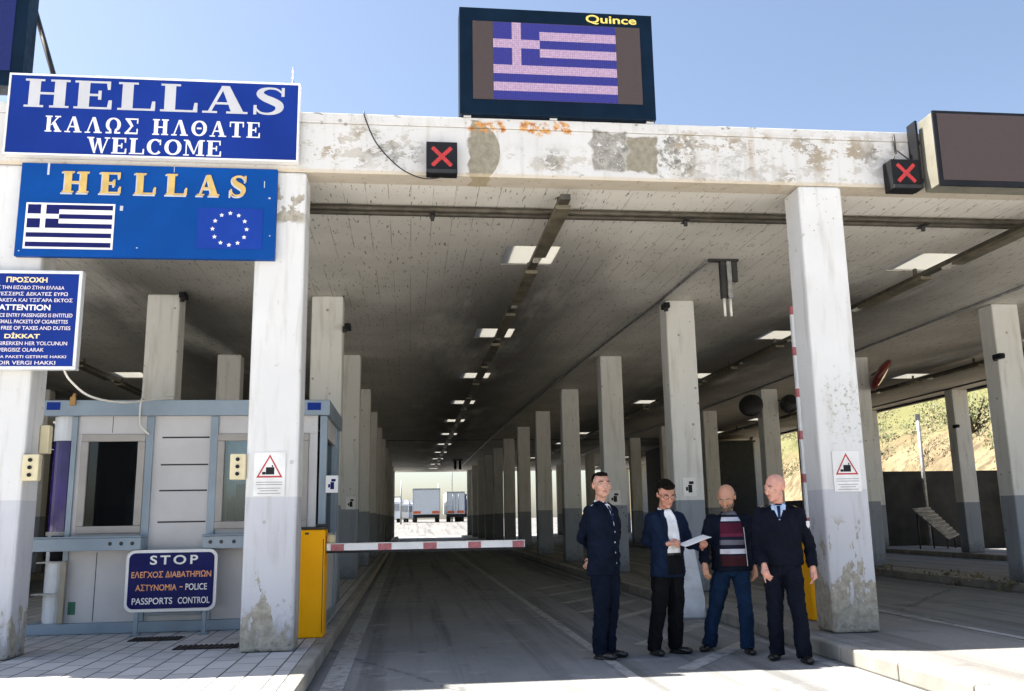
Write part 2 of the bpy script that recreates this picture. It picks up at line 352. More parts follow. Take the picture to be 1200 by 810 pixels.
M_orange = M('letter_orange', (.80, .36, .14), .5, var=.05)
M_cream = M('letter_cream', (.80, .66, .36), .5, var=.05)
M_pink = M('letter_pale', (.72, .66, .70), .5, var=.05)
M_bframe = M('booth_blue_grey_aluminium', (.24, .305, .37), .4, .1, var=.1, sc=2.)
M_bpanel = M('booth_grey_panel', (.54, .535, .545), .5, var=.06, sc=2.)
M_bwin = M('booth_window_profile', (.36, .34, .32), .5, var=.08)
M_seam = M('dark_seam', (.03, .03, .035), .8)
M_room = M('booth_interior', (.10, .10, .10), .8)
M_blind = M('pale_blind', (.42, .50, .56), .6)
M_bcyl = M('booth_cylinder', (.60, .63, .66), .45, .1, var=.08)
M_amber = M('barrier_orange', (1.0, .44, .004), .5, var=.06, sc=2.5, spec=.12)
M_red = M('retro_red', (.42, .12, .14), .45, var=.3, sc=40.)
M_boom = M('boom_white', (.72, .74, .77), .35, .1, var=.05)
M_beige = M('beige_plastic', (.62, .55, .36), .5, var=.06)
M_cable_w = M('white_cable', (.7, .68, .62), .5)
M_cable_k = M('black_cable', (.02, .018, .016), .6)
M_mirror = M('mirror_face', (.8, .82, .84), .06, 1., var=.02)
M_mred = M('mirror_red_shell', (.12, .014, .014), .4, var=.2)
M_brown = M('brown_cabinet', (.13, .06, .03), .6)
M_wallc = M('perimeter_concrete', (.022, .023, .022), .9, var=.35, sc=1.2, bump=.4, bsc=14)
M_rust = M('weathered_sheet', (.20, .20, .19), .6, .3, var=.3)
M_trk = M('trailer_white', (.60, .63, .66), .4, var=.05)
M_tyre = M('tyre_rubber', (.02, .02, .02), .85)
M_tail = M('trailer_reflector', (.62, .10, .02), .4)
M_tblue = M('trailer_blue_side', (.03, .06, .25), .4)
M_paper = M('paper', (.82, .82, .80), .7, var=.02)

def glass(name, tint, refl):
    g = G(name); t = g.t
    tr = g.n('ShaderNodeBsdfTransparent', {0: (*tint, 1)}); gl = g.n('ShaderNodeBsdfGlossy', {0: (.9, .95, 1, 1), 1: .03})
    fr = g.n('ShaderNodeLayerWeight', {0: .35}).outputs[0]
    f = g.math('ADD', g.math('MULTIPLY', fr, .5), refl)
    mx = g.n('ShaderNodeMixShader', {0: f, 1: tr.outputs[0], 2: gl.outputs[0]})
    t.links.new(mx.outputs[0], t.nodes['Material Output'].inputs[0]); return g.m
M_gdark = glass('tinted_glass', (.22, .26, .28), .03)
M_gpurple = M('purple_glass', (.035, .022, .14), .12, var=.3, sc=2.)
M_gpale = glass('clear_glass', (.75, .82, .86), .10)
def acrylic():
    g = G('skylight_acrylic'); a = g.n('ShaderNodeBsdfTranslucent', {0: (.46, .46, .44, 1)}); b = g.n('ShaderNodeBsdfDiffuse', {0: (.7, .7, .68, 1)})
    mx = g.n('ShaderNodeMixShader', {0: .25, 1: a.outputs[0], 2: b.outputs[0]}); g.t.links.new(mx.outputs[0], g.t.nodes['Material Output'].inputs[0]); return g.m
M_acry = acrylic()
def led(name, col, st, base):
    g = G(name); p = g.pos(); x, y, z = g.xyz(p)
    sx = g.math('ABSOLUTE', g.math('SUBTRACT', g.math('FRACT', g.math('MULTIPLY', x, 42.)), .5)); sz = g.math('ABSOLUTE', g.math('SUBTRACT', g.math('FRACT', g.math('MULTIPLY', z, 42.)), .5))
    dot = g.mr(g.math('MAXIMUM', sx, sz), .46, .36)
    n = g.noise(g.scale(p, (42, 42, 42)), 1., 2.)
    e = g.mix(g.mr(n, .3, .7), V3(col, .8), V3(col, 1.15))
    g.put(g.b.inputs['Emission Color'], e); g.put(g.b.inputs['Emission Strength'], g.math('MULTIPLY', g.mr(dot, 0., 1., .55, 1.), st))
    return g.out(base, .7, 0., .12)
M_led_off = led('led_matrix_idle', (.10, .075, .08), .10, (.045, .036, .036))
M_led_blue = led('led_matrix_blue', (.05, .055, .40), .16, (.015, .015, .04)); M_led_navy = led('led_matrix_navy', (.03, .06, .40), .08, (.01, .012, .03))
M_led_pink = led('led_matrix_white', (.80, .55, .82), .165, (.05, .04, .05))
M_led_gold = led('led_gold_letters', (1., .72, .18), .30, (.1, .08, .03))
M_led_x = led('led_red_cross', (.95, .09, .10), .15, (.06, .01, .01))
M_bezel = M('led_navy_bezel', (.003, .012, .028), .5, var=.15, spec=.1)

# ------------------------------------------------------------------ ground, roads, islands
def far_z(y): t = max(0, min(1, (y-80)/34)); return 1.02*t*t*(3-2*t)
mb = MB(); ys = [-400, -120, -40, -15, 0, 5, 8, 9, 30, 60, 78]+[80+2*i for i in range(1, 19)]+[140, 300, 900, 4000]; xs = [-3000, -400, -60, -30, -12, 0, 12, 30, 60, 400, 3000]
gv = [[mb.bm.verts.new((x, y, far_z(y)-.012)) for x in xs] for y in ys]
for j in range(len(ys)-1):
    for i in range(len(xs)-1): mb.bm.faces.new((gv[j][i], gv[j][i+1], gv[j+1][i+1], gv[j+1][i])).material_index = mb.mi(MGR if ys[j] < 30 else MYD)
struct(mb.build('ground', MGR, org=(0, 0, 0)))
mb = MB(); mb.quad([(-16, 4, 0), (24, 4, 0), (24, 76, 0), (-16, 76, 0)]); struct(mb.build('road', MRD))

def island(x0, x1, y0, y1, top, kerb_sides='lr', nose=0.):
    mb = MB(); k = .14
    mb.box(x0+k, x1-k, y0+k, y1, .0, .146, top); o = struct(mb.build('pavement', None))
    kb = MB(); L = 1.0; y = y0
    while y < y1-.05:
        e = min(y+L-.012, y1); kb.box(x0, x0+k-.004, y, e, 0, .15); kb.box(x1-k+.004, x1, y, e, 0, .15); y += L
    x = x0+k
    while x < x1-k-.05:
        e = min(x+L-.012, x1-k-.004); kb.box(x, e, y0, y0+k-.004, 0, .15); x += L
    struct(kb.build('kerb', M_kerb, bevel=.018))
island(-6.6, -.82, 4.5, 70.5, MPT)
island(3.93, 5.86, 5.2, 70.5, MIS)
island(10.05, 11.2, 7.5, 70.5, MIS)
island(15.93, 18.2, 7.5, 72, MIS)
island(-10.4, -9.3, 7.5, 70.5, MIS)

def stripe(p0, p1, w, name='road_marking', z=.004):
    a, b = Vector((*p0, z)), Vector((*p1, z)); n = (b-a).cross(Vector((0, 0, 1))).normalized()*w/2
    mb = MB(); k = max(1, int((b-a).length/1.0))
    for i in range(k):
        c, d = a.lerp(b, i/k), a.lerp(b, (i+1)/k); mb.quad([c-n, d-n, d+n, c+n])
    struct(mb.build(name, MMK))
stripe((-.62, 4.2), (-.68, 70), .19); stripe((1.91, 4.2), (1.80, 70), .105); stripe((3.80, 5), (3.80, 70), .10)
stripe((5.79, 5.5), (5.79, 70), .10, z=.1545); stripe((9.85, 5), (9.85, 70), .1)
for yy in (8.75, 10.35, 12.45, 13.75, 15.2, 16.7, 18.2): stripe((2.45, yy-.62), (3.72, yy+1.08), .17)

# ------------------------------------------------------------------ the canopy building
canopy = thing('canopy', (1.6, D0, 0), 'long flat concrete border crossing canopy on rows of peeling white columns', 'canopy')
X0, X1, Y1 = -17., 16.66, 69.5
holes = [(x+2.86, x+3.60, 11.44+S*1.005*k, 12.34+S*1.005*k) for x in (-10.05-5.9, -10.05, -1.583, 4.28, 10.19) for k in range(11)]
xs = sorted({X0, X1, *[h[0] for h in holes], *[h[1] for h in holes]}); ys = sorted({D0+.3, Y1, *[h[2] for h in holes], *[h[3] for h in holes]})
mb = MB(); hs = {(round(h[0], 3), round(h[2], 3)) for h in holes}
for i in range(len(xs)-1):
    for j in range(len(ys)-1):
        a, b, c, d = xs[i], xs[i+1], ys[j], ys[j+1]
        if (round(a, 3), round(c, 3)) in hs:
            for p, q in (((a, c), (b, c)), ((b, c), (b, d)), ((b, d), (a, d)), ((a, d), (a, c))):
                mb.quad([(*p, H), (*q, H), (*q, 5.15), (*p, 5.15)])
        else:
            mb.quad([(a, c, H), (b, c, H), (b, d, H), (a, d, H)]); mb.quad([(a, c, 5.15), (b, c, 5.15), (b, d, 5.15), (a, d, 5.15)])
bmesh.ops.remove_doubles(mb.bm, verts=mb.bm.verts, dist=.0005)
mb.quad([(X0, D0+.3, H), (X0, Y1, H), (X0, Y1, 5.15), (X0, D0+.3, 5.15)]); mb.quad([(X1, D0+.3, H), (X1, Y1, H), (X1, Y1, 5.15), (X1, D0+.3, 5.15)]); mb.quad([(X0, Y1, H), (X1, Y1, H), (X1, Y1, 5.15), (X0, Y1, 5.15)])
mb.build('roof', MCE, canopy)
mb = MB(); mb.box(X0, X1, D0, D0+.298, H-.004, 5.485); mb.box(X0, X1, D0-.014, D0+.298, 5.487, ZT); mb.build('fascia', MF, canopy, bevel=.008)
mb = MB(); mb.box(X1+.002, X1+.16, D0+.3, Y1, H-.07, 5.15); mb.build('edge_beam', M_dark, canopy)
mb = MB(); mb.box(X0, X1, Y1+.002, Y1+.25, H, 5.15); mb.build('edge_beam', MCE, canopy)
for h in holes:
    if h[2] > 66: continue
    mb = MB(); mb.box(h[0]+.004, h[1]-.004, h[2]+.004, h[3]-.004, H+.012, H+.022); mb.build('skylight', M_acry, canopy)
colm = {}
for rn, x in ROWS.items():
    for k in range(NK):
        key = k == 0
        if key not in colm:
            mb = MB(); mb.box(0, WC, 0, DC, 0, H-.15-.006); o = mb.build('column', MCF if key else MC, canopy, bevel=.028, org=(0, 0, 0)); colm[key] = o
        else:
            o = colm[key].copy(); COL.objects.link(o); o.parent = canopy
        o.location = Vector((x, D0+S*k+(.003 if key else 0), .15)) - canopy.location

# ------------------------------------------------------------------ signs on the front
def board(x0, x1, z0, z1, y, panel, frame, fw=.022, d=.05, root=None, round_=0.):
    mb = MB(); mb.box(x0+fw, x1-fw, y+.004, y+d, z0+fw, z1-fw); mb.build('panel', panel, root)
    mb = MB()
    for a in ((x0, x1, z0, z0+fw), (x0, x1, z1-fw, z1)): mb.box(a[0], a[1], y-.006, y+d+.004, a[2], a[3])
    for a in ((x0, x0+fw), (x1-fw, x1)): mb.box(a[0], a[1], y-.006, y+d+.004, z0+fw+.001, z1-fw-.001)
    mb.build('frame', frame, root, bevel=.004)
GR = '\u039a\u0391\u039b\u03a9\u03a3'
def lat(s): return s.replace('\u039a', 'K').replace('\u0391', 'A').replace('\u0397', 'H').replace('\u03a4', 'T').replace('\u0395', 'E')
t = thing('welcome_sign', (-2.61, 8.9, 4.995), 'deep blue HELLAS WELCOME sign with white letters on the fascia', 'sign')
board(-4.052, -1.162, 4.997, 5.873, 8.89, M_blue1, M_white, .02, .09, t)
mb = MB(); serif(mb, 'HELLAS', -3.90, -1.29, 5.51, 5.815, 8.893, M_lgrey, .10); mb.build('lettering', None, t)
mb = MB(); serif(mb, lat('\u039a\u0391\u039b\u03a9\u03a3 \u0397\u039b\u0398\u0391\u03a4\u0395'), -3.67, -1.55, 5.25, 5.42, 8.893, M_white, .2, .75); mb.build('lettering', None, t)
mb = MB(); serif(mb, 'WELCOME', -3.255, -1.93, 5.035, 5.205, 8.893, M_white, .12); mb.build('lettering', None, t)

def flag(root, x0, x1, z0, z1, y, blue, white, name='flag', cw=.40, step=.0012):
    """nine stripes and a cross, each set on the blue ground sheet"""
    mb = MB(); mb.box(x0, x1, y-.002, y, z0, z1, blue); h = (z1-z0)/9; cx = x0+(x1-x0)*cw
    for i in range(1, 9, 2):
        a = cx if i < 5 else x0
        mb.box(a, x1, y-.002-step, y-.0021, z1-(i+1)*h, z1-i*h, white)
    mb.box(x0, cx, y-.002-step, y-.0021, z1-3*h, z1-2*h, white)
    mx = (x0+cx)/2-.0; mb.box(mx-h*.5, mx+h*.5, y-.002-step, y-.0021, z1-2*h+.0005, z1, white); mb.box(mx-h*.5, mx+h*.5, y-.002-step, y-.0021, z1-5*h, z1-3*h-.0005, white)
    return mb.build(name, None, root)
t = thing('border_sign', (-2.62, 8.95, 3.95), 'bright blue sign with gold HELLAS, striped flag and ring of stars', 'sign')
mb = MB(); mb.box(-3.868, -1.37, 8.92, 8.985, 3.955, 4.925); mb.build('panel', M_blue2, t, bevel=.004)
mb = MB()
for q in (('H', -3.475, -3.205), ('E', -3.11, -2.89), ('L', -2.775, -2.555), ('L', -2.47, -2.25), ('A', -2.165, -1.935), ('S', -1.845, -1.66)):
    serif(mb, q[0], q[1]-.01, q[2]-.01, 4.60, 4.835, 8.918, M_lgrey)
mb.build('lettering', None, t)
mb = MB()
for q in (('H', -3.475, -3.205), ('E', -3.11, -2.89), ('L', -2.775, -2.555), ('L', -2.47, -2.25), ('A', -2.165, -1.935), ('S', -1.845, -1.66)):
    serif(mb, q[0], q[1]+.006, q[2]+.0, 4.618, 4.84, 8.911, M_gold)
mb.build('lettering', None, t)
mb = MB(); mb.box(-3.79, -2.945, 8.914, 8.919, 4.03, 4.505); fb = mb.build('flag_border', M_white, t)
flag(fb, -3.77, -2.965, 4.05, 4.485, 8.913, M_blue3, M_white, 'flag', .37)
mb = MB(); mb.box(-2.14, -1.50, 8.915, 8.919, 4.06, 4.49); eu = mb.build('emblem_ground', M_euflag, t)
mb = MB()
for i in range(12):
    a = 2*math.pi*i/12; cx, cz = -1.822+.168*math.sin(a), 4.268+.168*math.cos(a)
    mb.prism([(cx+math.sin(b)*(.025 if j % 2 == 0 else .0105), 8.9145, cz+math.cos(b)*(.025 if j % 2 == 0 else .0105)) for j, b in enumerate([math.pi*j/5 for j in range(10)])], (0, -.002, 0))
mb.build('stars', M_white, eu)
mb = MB()
for q in ((-3.62, 4.80, .02, .13), (-2.90, 4.44, .03, .05), (-1.50, 4.72, .008, .07), (-1.45, 4.6, .02, .015), (-1.43, 4.2, .012, .012), (-3.83, 4.0, .012, .012), (-2.40, 4.86, .006, .06), (-2.72, 4.05, .015, .01)):
    mb.box(q[0], q[0]+q[2], 8.9165, 8.919, q[1]-.0, q[1]+q[3])
mb.build('paint_chips', M_lgrey, t)

t = thing('customs_notice', (-3.7, 8.9, 2.82), 'dark blue ATTENTION notice in three languages hung on the leftmost column', 'sign')
board(-4.22, -3.195, 2.82, 3.80, 8.89, M_blue1, M_frame, .032, .08, t)
rowsA = [('\u03a0\u03a1\u039f\u03a3\u039f\u03a7\u0397', .20, M_cream, .034, 1), ('\u03a4\u039f\u03a5\u03a3 \u03a4\u0397\u039d \u0395\u0399\u03a3\u039f\u0394\u039f \u03a3\u03a4\u0397\u039d \u0395\u039b\u039b\u0391\u0394\u0391', .37, M_pink, .0, 0), ('\u03a3\u0391\u03a3 \u03a4\u0395\u03a3\u03a3\u0395\u03a1\u0399\u03a3 \u0394\u0395\u039a\u0391\u03a4\u0395\u03a3 \u0395\u03a5\u03a1\u03a9', .41, M_pink, 0, 0), ('\u039a\u0391\u03a4\u0391 \u03a0\u0391\u039a\u0395\u03a4\u0391 \u039a\u0391\u0399 \u03a4\u03a3\u0399\u0393\u0391\u03a1\u0391 \u0395\u039a\u03a4\u039f\u03a3', .46, M_pink, 0, 0),
 ('ATTENTION', .25, M_white, .03, 1), ('UPON GREECE ENTRY PASSENGERS IS ENTITLED', .47, M_pink, 0, 0), ('OF TWO SMALL PACKETS OF CIGARETTES', .43, M_pink, 0, 0), ('THEY ARE FREE OF TAXES AND DUTIES', .46, M_pink, 0, 0),
 ('D\u0130KKAT', .17, M_cream, .034, 1), ('YUNAN GIRERKEN HER YOLCUNUN', .44, M_pink, 0, 0), ('VERGISIZ OLARAK', .22, M_pink, 0, 0), ('\u0130K\u0130 SIGARA PAKETI GETIRME HAKKI', .44, M_pink, 0, 0), ('VARDIR VERGI HAKKI', .34, M_pink, 0, 0)]
z = 3.735
for s_, hw, m_, bo, big in rowsA:
    hh = .058 if big else .037; mb = MB(); sans(mb, s_, -3.71-hw*.95, -3.71+hw*.95, z-hh, z, 8.891, m_, bo if big else .012); mb.build('lettering', None, t); z -= hh+(.03 if big else .026)

# big LED screens on the roof
def led_screen(name, x0, x1, y0, y1, z0, z1, label, scr, bx=.16, bz=(.19, .12)):
    t = thing(name, ((x0+x1)/2, y0, z0), label, 'led screen')
    mb = MB(); mb.box(x0, x1, y0+.01, y1, z0, z1); mb.build('cabinet', M_bezel, t, bevel=.006)
    mb = MB(); mb.box(x0+bx, x1-bx, y0+.002, y0+.0095, z0+bz[0], z1-bz[1]); return t, mb.build('display', scr, t)
t, d = led_screen('led_screen', .515, 2.68, 8.93, 9.2, 5.625, 6.885, 'large LED screen showing a blue and white striped flag above the roof', M_led_off, .145, (.175, .165))
flag(t, .885, 2.255, 5.80, 6.715, 8.931, M_led_blue, M_led_pink, 'flag_picture', .375, .003)
mb = MB(); sans(mb, 'Quince', 1.925, 2.50, 6.738, 6.852, 8.928, M_led_gold, .02); mb.build('lettering', None, t)
mb = MB()
for x in (.56, 1.5, 2.58): mb.box(x, x+.08, 8.98, 9.16, 5.603, 5.622)
mb.build('foot', M_frame, t)
mb = MB()
for x in (.75, 2.4): mb.tube([(x, 9.18, 6.6), (x, 10.2, 5.52)], .025)
mb.build('strut', M_dark, t)
t, d = led_screen('led_screen', -6.1, -3.945, 8.90, 9.15, 5.745, 7.10, 'blue LED screen cut off at the roof corner beside the HELLAS sign', M_led_navy, .12, (.16, .14))
mb = MB(); mb.tube([(-3.99, 9.17, 6.75), (-3.72, 9.35, 5.80), (-3.66, 9.4, 5.5)], .028); mb.build('strut', M_dark, t)
mb = MB()
for x in (-5.8, -4.3): mb.tube([(x, 9.05, 5.75), (x, 9.05, 5.6)], .03)
mb.build('foot', M_dark, t)
t = thing('message_board', (7.2, 8.6, 4.82), 'dark brown switched off message board at the right end of the fascia', 'message board')
mb = MB(); mb.box(5.69, 9.2, 8.60, 8.86, 4.83, 5.665); mb.build('housing', M('board_shell', (.20, .195, .16), .6, .2), t, bevel=.006)
mb = MB(); mb.box(5.69, 9.2, 8.575, 8.598, 4.81, 5.68); mb.build('bezel', M_black, t)
mb = MB(); mb.box(5.735, 9.15, 8.568, 8.5745, 4.875, 5.645); mb.build('display', M_led_off, t)
mb = MB(); mb.box(5.615, 5.64, 8.80, 8.97, 4.86, 5.66); mb.box(5.64, 5.688, 8.86, 8.9, 4.95, 5.0); mb.box(5.64, 5.688, 8.86, 8.9, 5.4, 5.45); mb.build('bracket', M_black, t)

# lane signals
def lane_signal(x, y, z, d, label, w=.325, h=.355):
    t = thing('lane_signal', (x, y+d, z), label, 'lane signal', 'red cross lane signals')
    mb = MB(); mb.box(x-w/2, x+w/2, y, y+d, z, z+h); mb.build('housing', M_black, t, bevel=.006)
    mb = MB(); a = .021; cz = z+h*.53; r = .10
    for sx in (1, -1): mb.prism([(x-r*sx-a*.7*sx, y-.004, cz-r+a*.7), (x-r*sx+a*.7*sx, y-.004, cz-r-a*.7), (x+r*sx+a*.7*sx, y-.004, cz+r-a*.7), (x+r*sx-a*.7*sx, y-.004, cz+r+a*.7)], (0, -.003-.001*sx, 0))
    mb.build('cross', M_led_x, t)
    mb = MB(); mb.box(x-w/2+.01, x+w/2-.01, y-.002, y-.0002, z+.055, z+h-.02); mb.build('lens', M_gdark if False else M_black, t)
    mb = MB(); mb.box(x-w/2, x+w/2, y-.03, y-.003, z+.0, z+.04); mb.build('sill', M_dark, t); return t
lane_signal(.32, 8.85, 4.898, .13, 'red cross lane signal box on the middle of the fascia')
t = lane_signal(5.45, 8.80, 4.85, .18, 'red cross lane signal box beside the message board', .33, .345)
mb = MB(); mb.tube([(5.34, 8.85, 5.19), (5.45, 8.94, 5.36), (5.56, 8.85, 5.19)], .008); mb.tube([(5.45, 8.96, 5.33), (5.45, 8.97, 5.56)], .012); mb.build('hanger', M_cable_k, t)
def cable(pts, r, mat, label, name='cable'):
    P = [(*p, 0) for p in pts]; Q = []
    pv = [Vector(p) for p in pts]
    for i in range(len(pv)-1):
        a, b, c, d = pv[max(i-1, 0)], pv[i], pv[i+1], pv[min(i+2, len(pv)-1)]
        for j in range(6):
            u = j/6; Q.append(.5*(2*b+(c-a)*u+(2*a-5*b+4*c-d)*u*u+(3*b-a-3*c+d)*u**3))
    Q.append(pv[-1]); mb = MB(); mb.tube(Q, r, 6); return tag(mb.build(name, mat), label, 'cable')
cable([(-.5, 8.99, 5.63), (-.49, 8.965, 5.55), (-.36, 8.95, 5.25), (-.12, 8.92, 4.98), (.10, 8.90, 4.865), (.26, 8.91, 4.87), (.33, 8.93, 4.9)], .007, M_cable_k, 'black cable drooping from the roof edge to the middle lane signal')
cable([(-3.33, 8.97, 2.83), (-3.26, 8.97, 2.72), (-3.14, 9.2, 2.60), (-2.98, 9.8, 2.62), (-2.75, 10.7, 2.80), (-2.9, 10.99, 2.795)], .012, M_cable_w, 'white cable sagging from the ATTENTION notice to the booth roof')
cable([(-3.14, 10.97, 2.80), (-3.14, 10.86, 2.78), (-3.14, 10.862, 2.52), (-3.09, 10.863, 2.44), (-3.03, 10.863, 2.38)], .011, M_cable_w, 'short white cable hanging down over the booth header')
mb = MB(); mb.tube([(-1.28, 9.2, 5.55), (-1.285, 9.2, 6.2)], .008, 6); mb.ico((-1.285, 9.2, 6.2), .012); tag(mb.build('antenna', M_galv), 'thin rod antenna standing on the roof behind the HELLAS sign', 'antenna')

# ------------------------------------------------------------------ passport booth
BX0, BX1, BY0, BY1, BZ0, BZ1 = -4.25, -.985, 10.95, 12.87, .15, 2.78
booth = thing('passport_booth', (-2.6, BY0, BZ0), 'grey panelled passport control booth with blue grey frames behind the left column', 'booth')
wx = [(-3.80, -3.08, 1.25, 2.39), (-2.26, -1.20, 1.28, 2.39)]
mb = MB()
f0, f1 = BY0, BY0+.06
mb.box(-3.86, -3.08, f0, f1, 2.392, 2.605); mb.box(-3.86, -3.80, f0, f1, 1.25, 2.39)
mb.box(-3.86, -3.075, f0, f1, .27, 1.248); mb.box(-3.078, -2.262, f0, f1, .27, 2.605)
mb.box(-2.26, -1.10, f0, f1, 2.392, 2.605); mb.box(-2.26, -1.10, f0, f1, .27, 1.278); mb.box(-1.198, -1.10, f0, f1, 1.28, 2.39)
mb.box(BX0+.05, BX1-.08, BY1-.05, BY1, .27, 2.6); mb.box(BX0+.02, BX0+.06, BY0+.35, BY1-.06, .27, 2.6)
mb.box(BX1-.07, BX1-.02, BY0+.06, BY1-.06, .27, 1.2); mb.box(BX1-.07, BX1-.02, BY0+.06, BY1-.06, 2.35, 2.6)
mb.build('wall', M_bpanel, booth)
mb = MB()
for x in (-3.47, ): mb.box(x, x+.006, BY0-.002, BY0+.01, 2.41, 2.6)
for x in (-3.55, ): mb.box(x, x+.008, BY0-.002, BY0+.01, .28, 1.04)
for zz in (2.35, 2.03, 1.73, 1.37): mb.box(-2.90, -2.36, BY0-.002, BY0+.01, zz-.009, zz+.009)
mb.build('panel_joints', M_seam, booth)
mb = MB(); mb.box(BX0+.1, BX1-.1, BY0+.1, BY1-.1, .16, .2); mb.box(BX0+.08, BX1-.1, BY1-.13, BY1-.07, .2, 2.58); mb.box(-2.32, -2.28, BY0+.1, BY1-.15, .2, 2.58); mb.build('interior', M_room, booth)
mb = MB(); mb.box(BX0+.02, BX1-.02, BY0-.06, BY1+.02, 2.61, 2.775); mb.box(BX0-.0, BX1+.03, BY0-.09, BY0-.058, 2.60, 2.785); mb.box(BX1-.018, BX1+.03, BY0-.057, BY1+.05, 2.60, 2.785); mb.box(BX0+.3, BX1-.1, BY0+.1, BY1-.1, 2.776, 2.80)
rf = mb.build('roof', M_bframe, booth, bevel=.008)
mb = MB(); mb.box(-4.19, -4.04, BY0-.094, BY0-.0905, 2.67, 2.76); mb.build('sticker', M_blue1, rf)
mb = MB(); mb.box(-1.22, -1.06, BY0-.094, BY0-.0905, 2.66, 2.75); mb.build('sticker', M_blue1, rf)
mb = MB()
for a, b in ((-3.075, -2.99), (-2.345, -2.255)): mb.box(a, b, BY0-.035, BY0-.001, .27, 2.6)
mb.box(-3.91, -3.85, BY0-.03, BY0-.001, .27, 2.6)
mb.box(-2.985, -2.35, BY0-.03, BY0-.003, .33, .36)
mb.box(BX1-.085, BX1-.0, BY0-.03, BY0+.055, .27, 2.6); mb.box(BX1-.08, BX1, BY1-.5, BY1-.42, .27, 2.6); mb.box(BX1-.08, BX1, BY1-.06, BY1, .27, 2.6)
mb.box(BX0-.02, BX1, BY0-.05, BY1, .15, .268)
mb.build('frame', M_bframe, booth, bevel=.006)
for (a, b, c, d), gl in zip(wx, (M_gdark, M_gpale)):
    mb = MB(); w = .085
    mb.box(a, b, BY0-.03, BY0+.03, d-w, d); mb.box(a, b, BY0-.03, BY0+.03, c, c+w)
    mb.box(a, a+w, BY0-.03, BY0+.03, c+w+.001, d-w-.001); mb.box(b-w, b, BY0-.03, BY0+.03, c+w+.001, d-w-.001)
    f = mb.build('window', M_bwin, booth, bevel=.008)
    mb = MB(); mb.box(a+w-.005, b-w+.005, BY0-.002, BY0+.004, c+w-.005, d-w+.005); mb.build('pane', gl, f)
mb = MB(); mb.box(-3.265, -3.175, BY0+.05, BY0+.08, 1.34, 2.3); mb.box(-2.2, -1.25, BY0+.32, BY0+.33, 1.3, 2.36); mb.build('blind', M_blind, booth)
mb = MB(); mb.box(-3.29, -3.14, BY0+.045, BY0+.049, 1.70, 1.96); mb.box(-2.17, -2.08, BY0+.2, BY0+.3, 1.36, 1.62); mb.box(-2.06, -1.7, BY0+.15, BY0+.3, 1.36, 1.80); mb.box(-2.13, -1.95, BY0+.2, BY0+.3, 1.63, 1.65); mb.build('monitor', M_black, booth)
for a, b, hx in ((-4.19, -3.0, (-3.33, -3.21, -3.09)), (-2.33, -1.1, (-2.24, -2.12, -1.98))):
    mb = MB(); mb.box(a, b, BY0-.26, BY0-.037, 1.065, 1.205); mb.box(a-.005, b+.005, BY0-.275, BY0-.037, 1.206, 1.225)
    l = mb.build('counter', M_bframe, booth, bevel=.006)
    mb = MB()
    for x in hx: mb.tube([(x, BY0-.259, 1.14), (x, BY0-.264, 1.14)], .022, 12)
    mb.build('coin_slot', M_dark, l)
mb = MB(); cxl, cyl = -4.0, BY0+.14
def arc(r, n=10): return [(cxl+r*math.cos(a)*1.0, cyl-r*math.sin(a)) for a in [R(175-160*i/n) for i in range(n+1)]]
def curved(z0, z1, r, m, nm, par):
    mb = MB(); P = arc(r); Q = arc(r-.02)
    for i in range(len(P)-1): mb.hexa([(*P[i], z0), (*P[i+1], z0), (*Q[i+1], z0), (*Q[i], z0), (*P[i], z1), (*P[i+1], z1), (*Q[i+1], z1), (*Q[i], z1)])
    return mb.build(nm, m, par)
bay = curved(2.32, 2.605, .16, M_bcyl, 'corner_bay', booth); curved(1.28, 2.32, .152, M_gpurple, 'pane', bay); curved(.27, .95, .135, M_bcyl, 'drum', bay); curved(1.235, 1.28, .165, M_bwin, 'sill', bay)
mb = MB(); mb.box(cxl-.19, cxl+.14, cyl-.17, cyl+.02, .93, .945); mb.box(cxl-.21, cxl+.13, cyl-.19, cyl+.02, .585, .60); mb.build('shelf_bracket', M_galv, bay)
mb = MB(); mb.box(-3.90, -3.84, BY0-.1, BY0-.04, .28, .95); mb.build('post', M('weathered_timber', (.36, .32, .25), .8), booth)
mb = MB(); mb.box(-3.82, -3.74, BY0-.004, BY0-.001, .36, .50); mb.build('sticker', M('green_sticker', (.03, .16, .10), .5), booth)
mb = MB(); mb.tube([(-3.90, BY0-.02, 2.74), (-3.9, BY0-.10, 2.82), (-3.88, BY0-.1, 2.86)], .02, 6); mb.box(-3.93, -3.87, BY0-.12, BY0-.092, 2.72, 2.82); mb.build('lamp_bracket', M('rusty_bracket', (.35, .20, .07), .7), booth)
mb = MB(); mb.box(BX1-.072, BX1-.064, BY0+.07, BY1-.5, 1.2, 2.35); mb.box(BX1-.072, BX1-.064, BY1-.42, BY1-.07, 1.2, 2.35); mb.build('pane', M_gdark, booth)

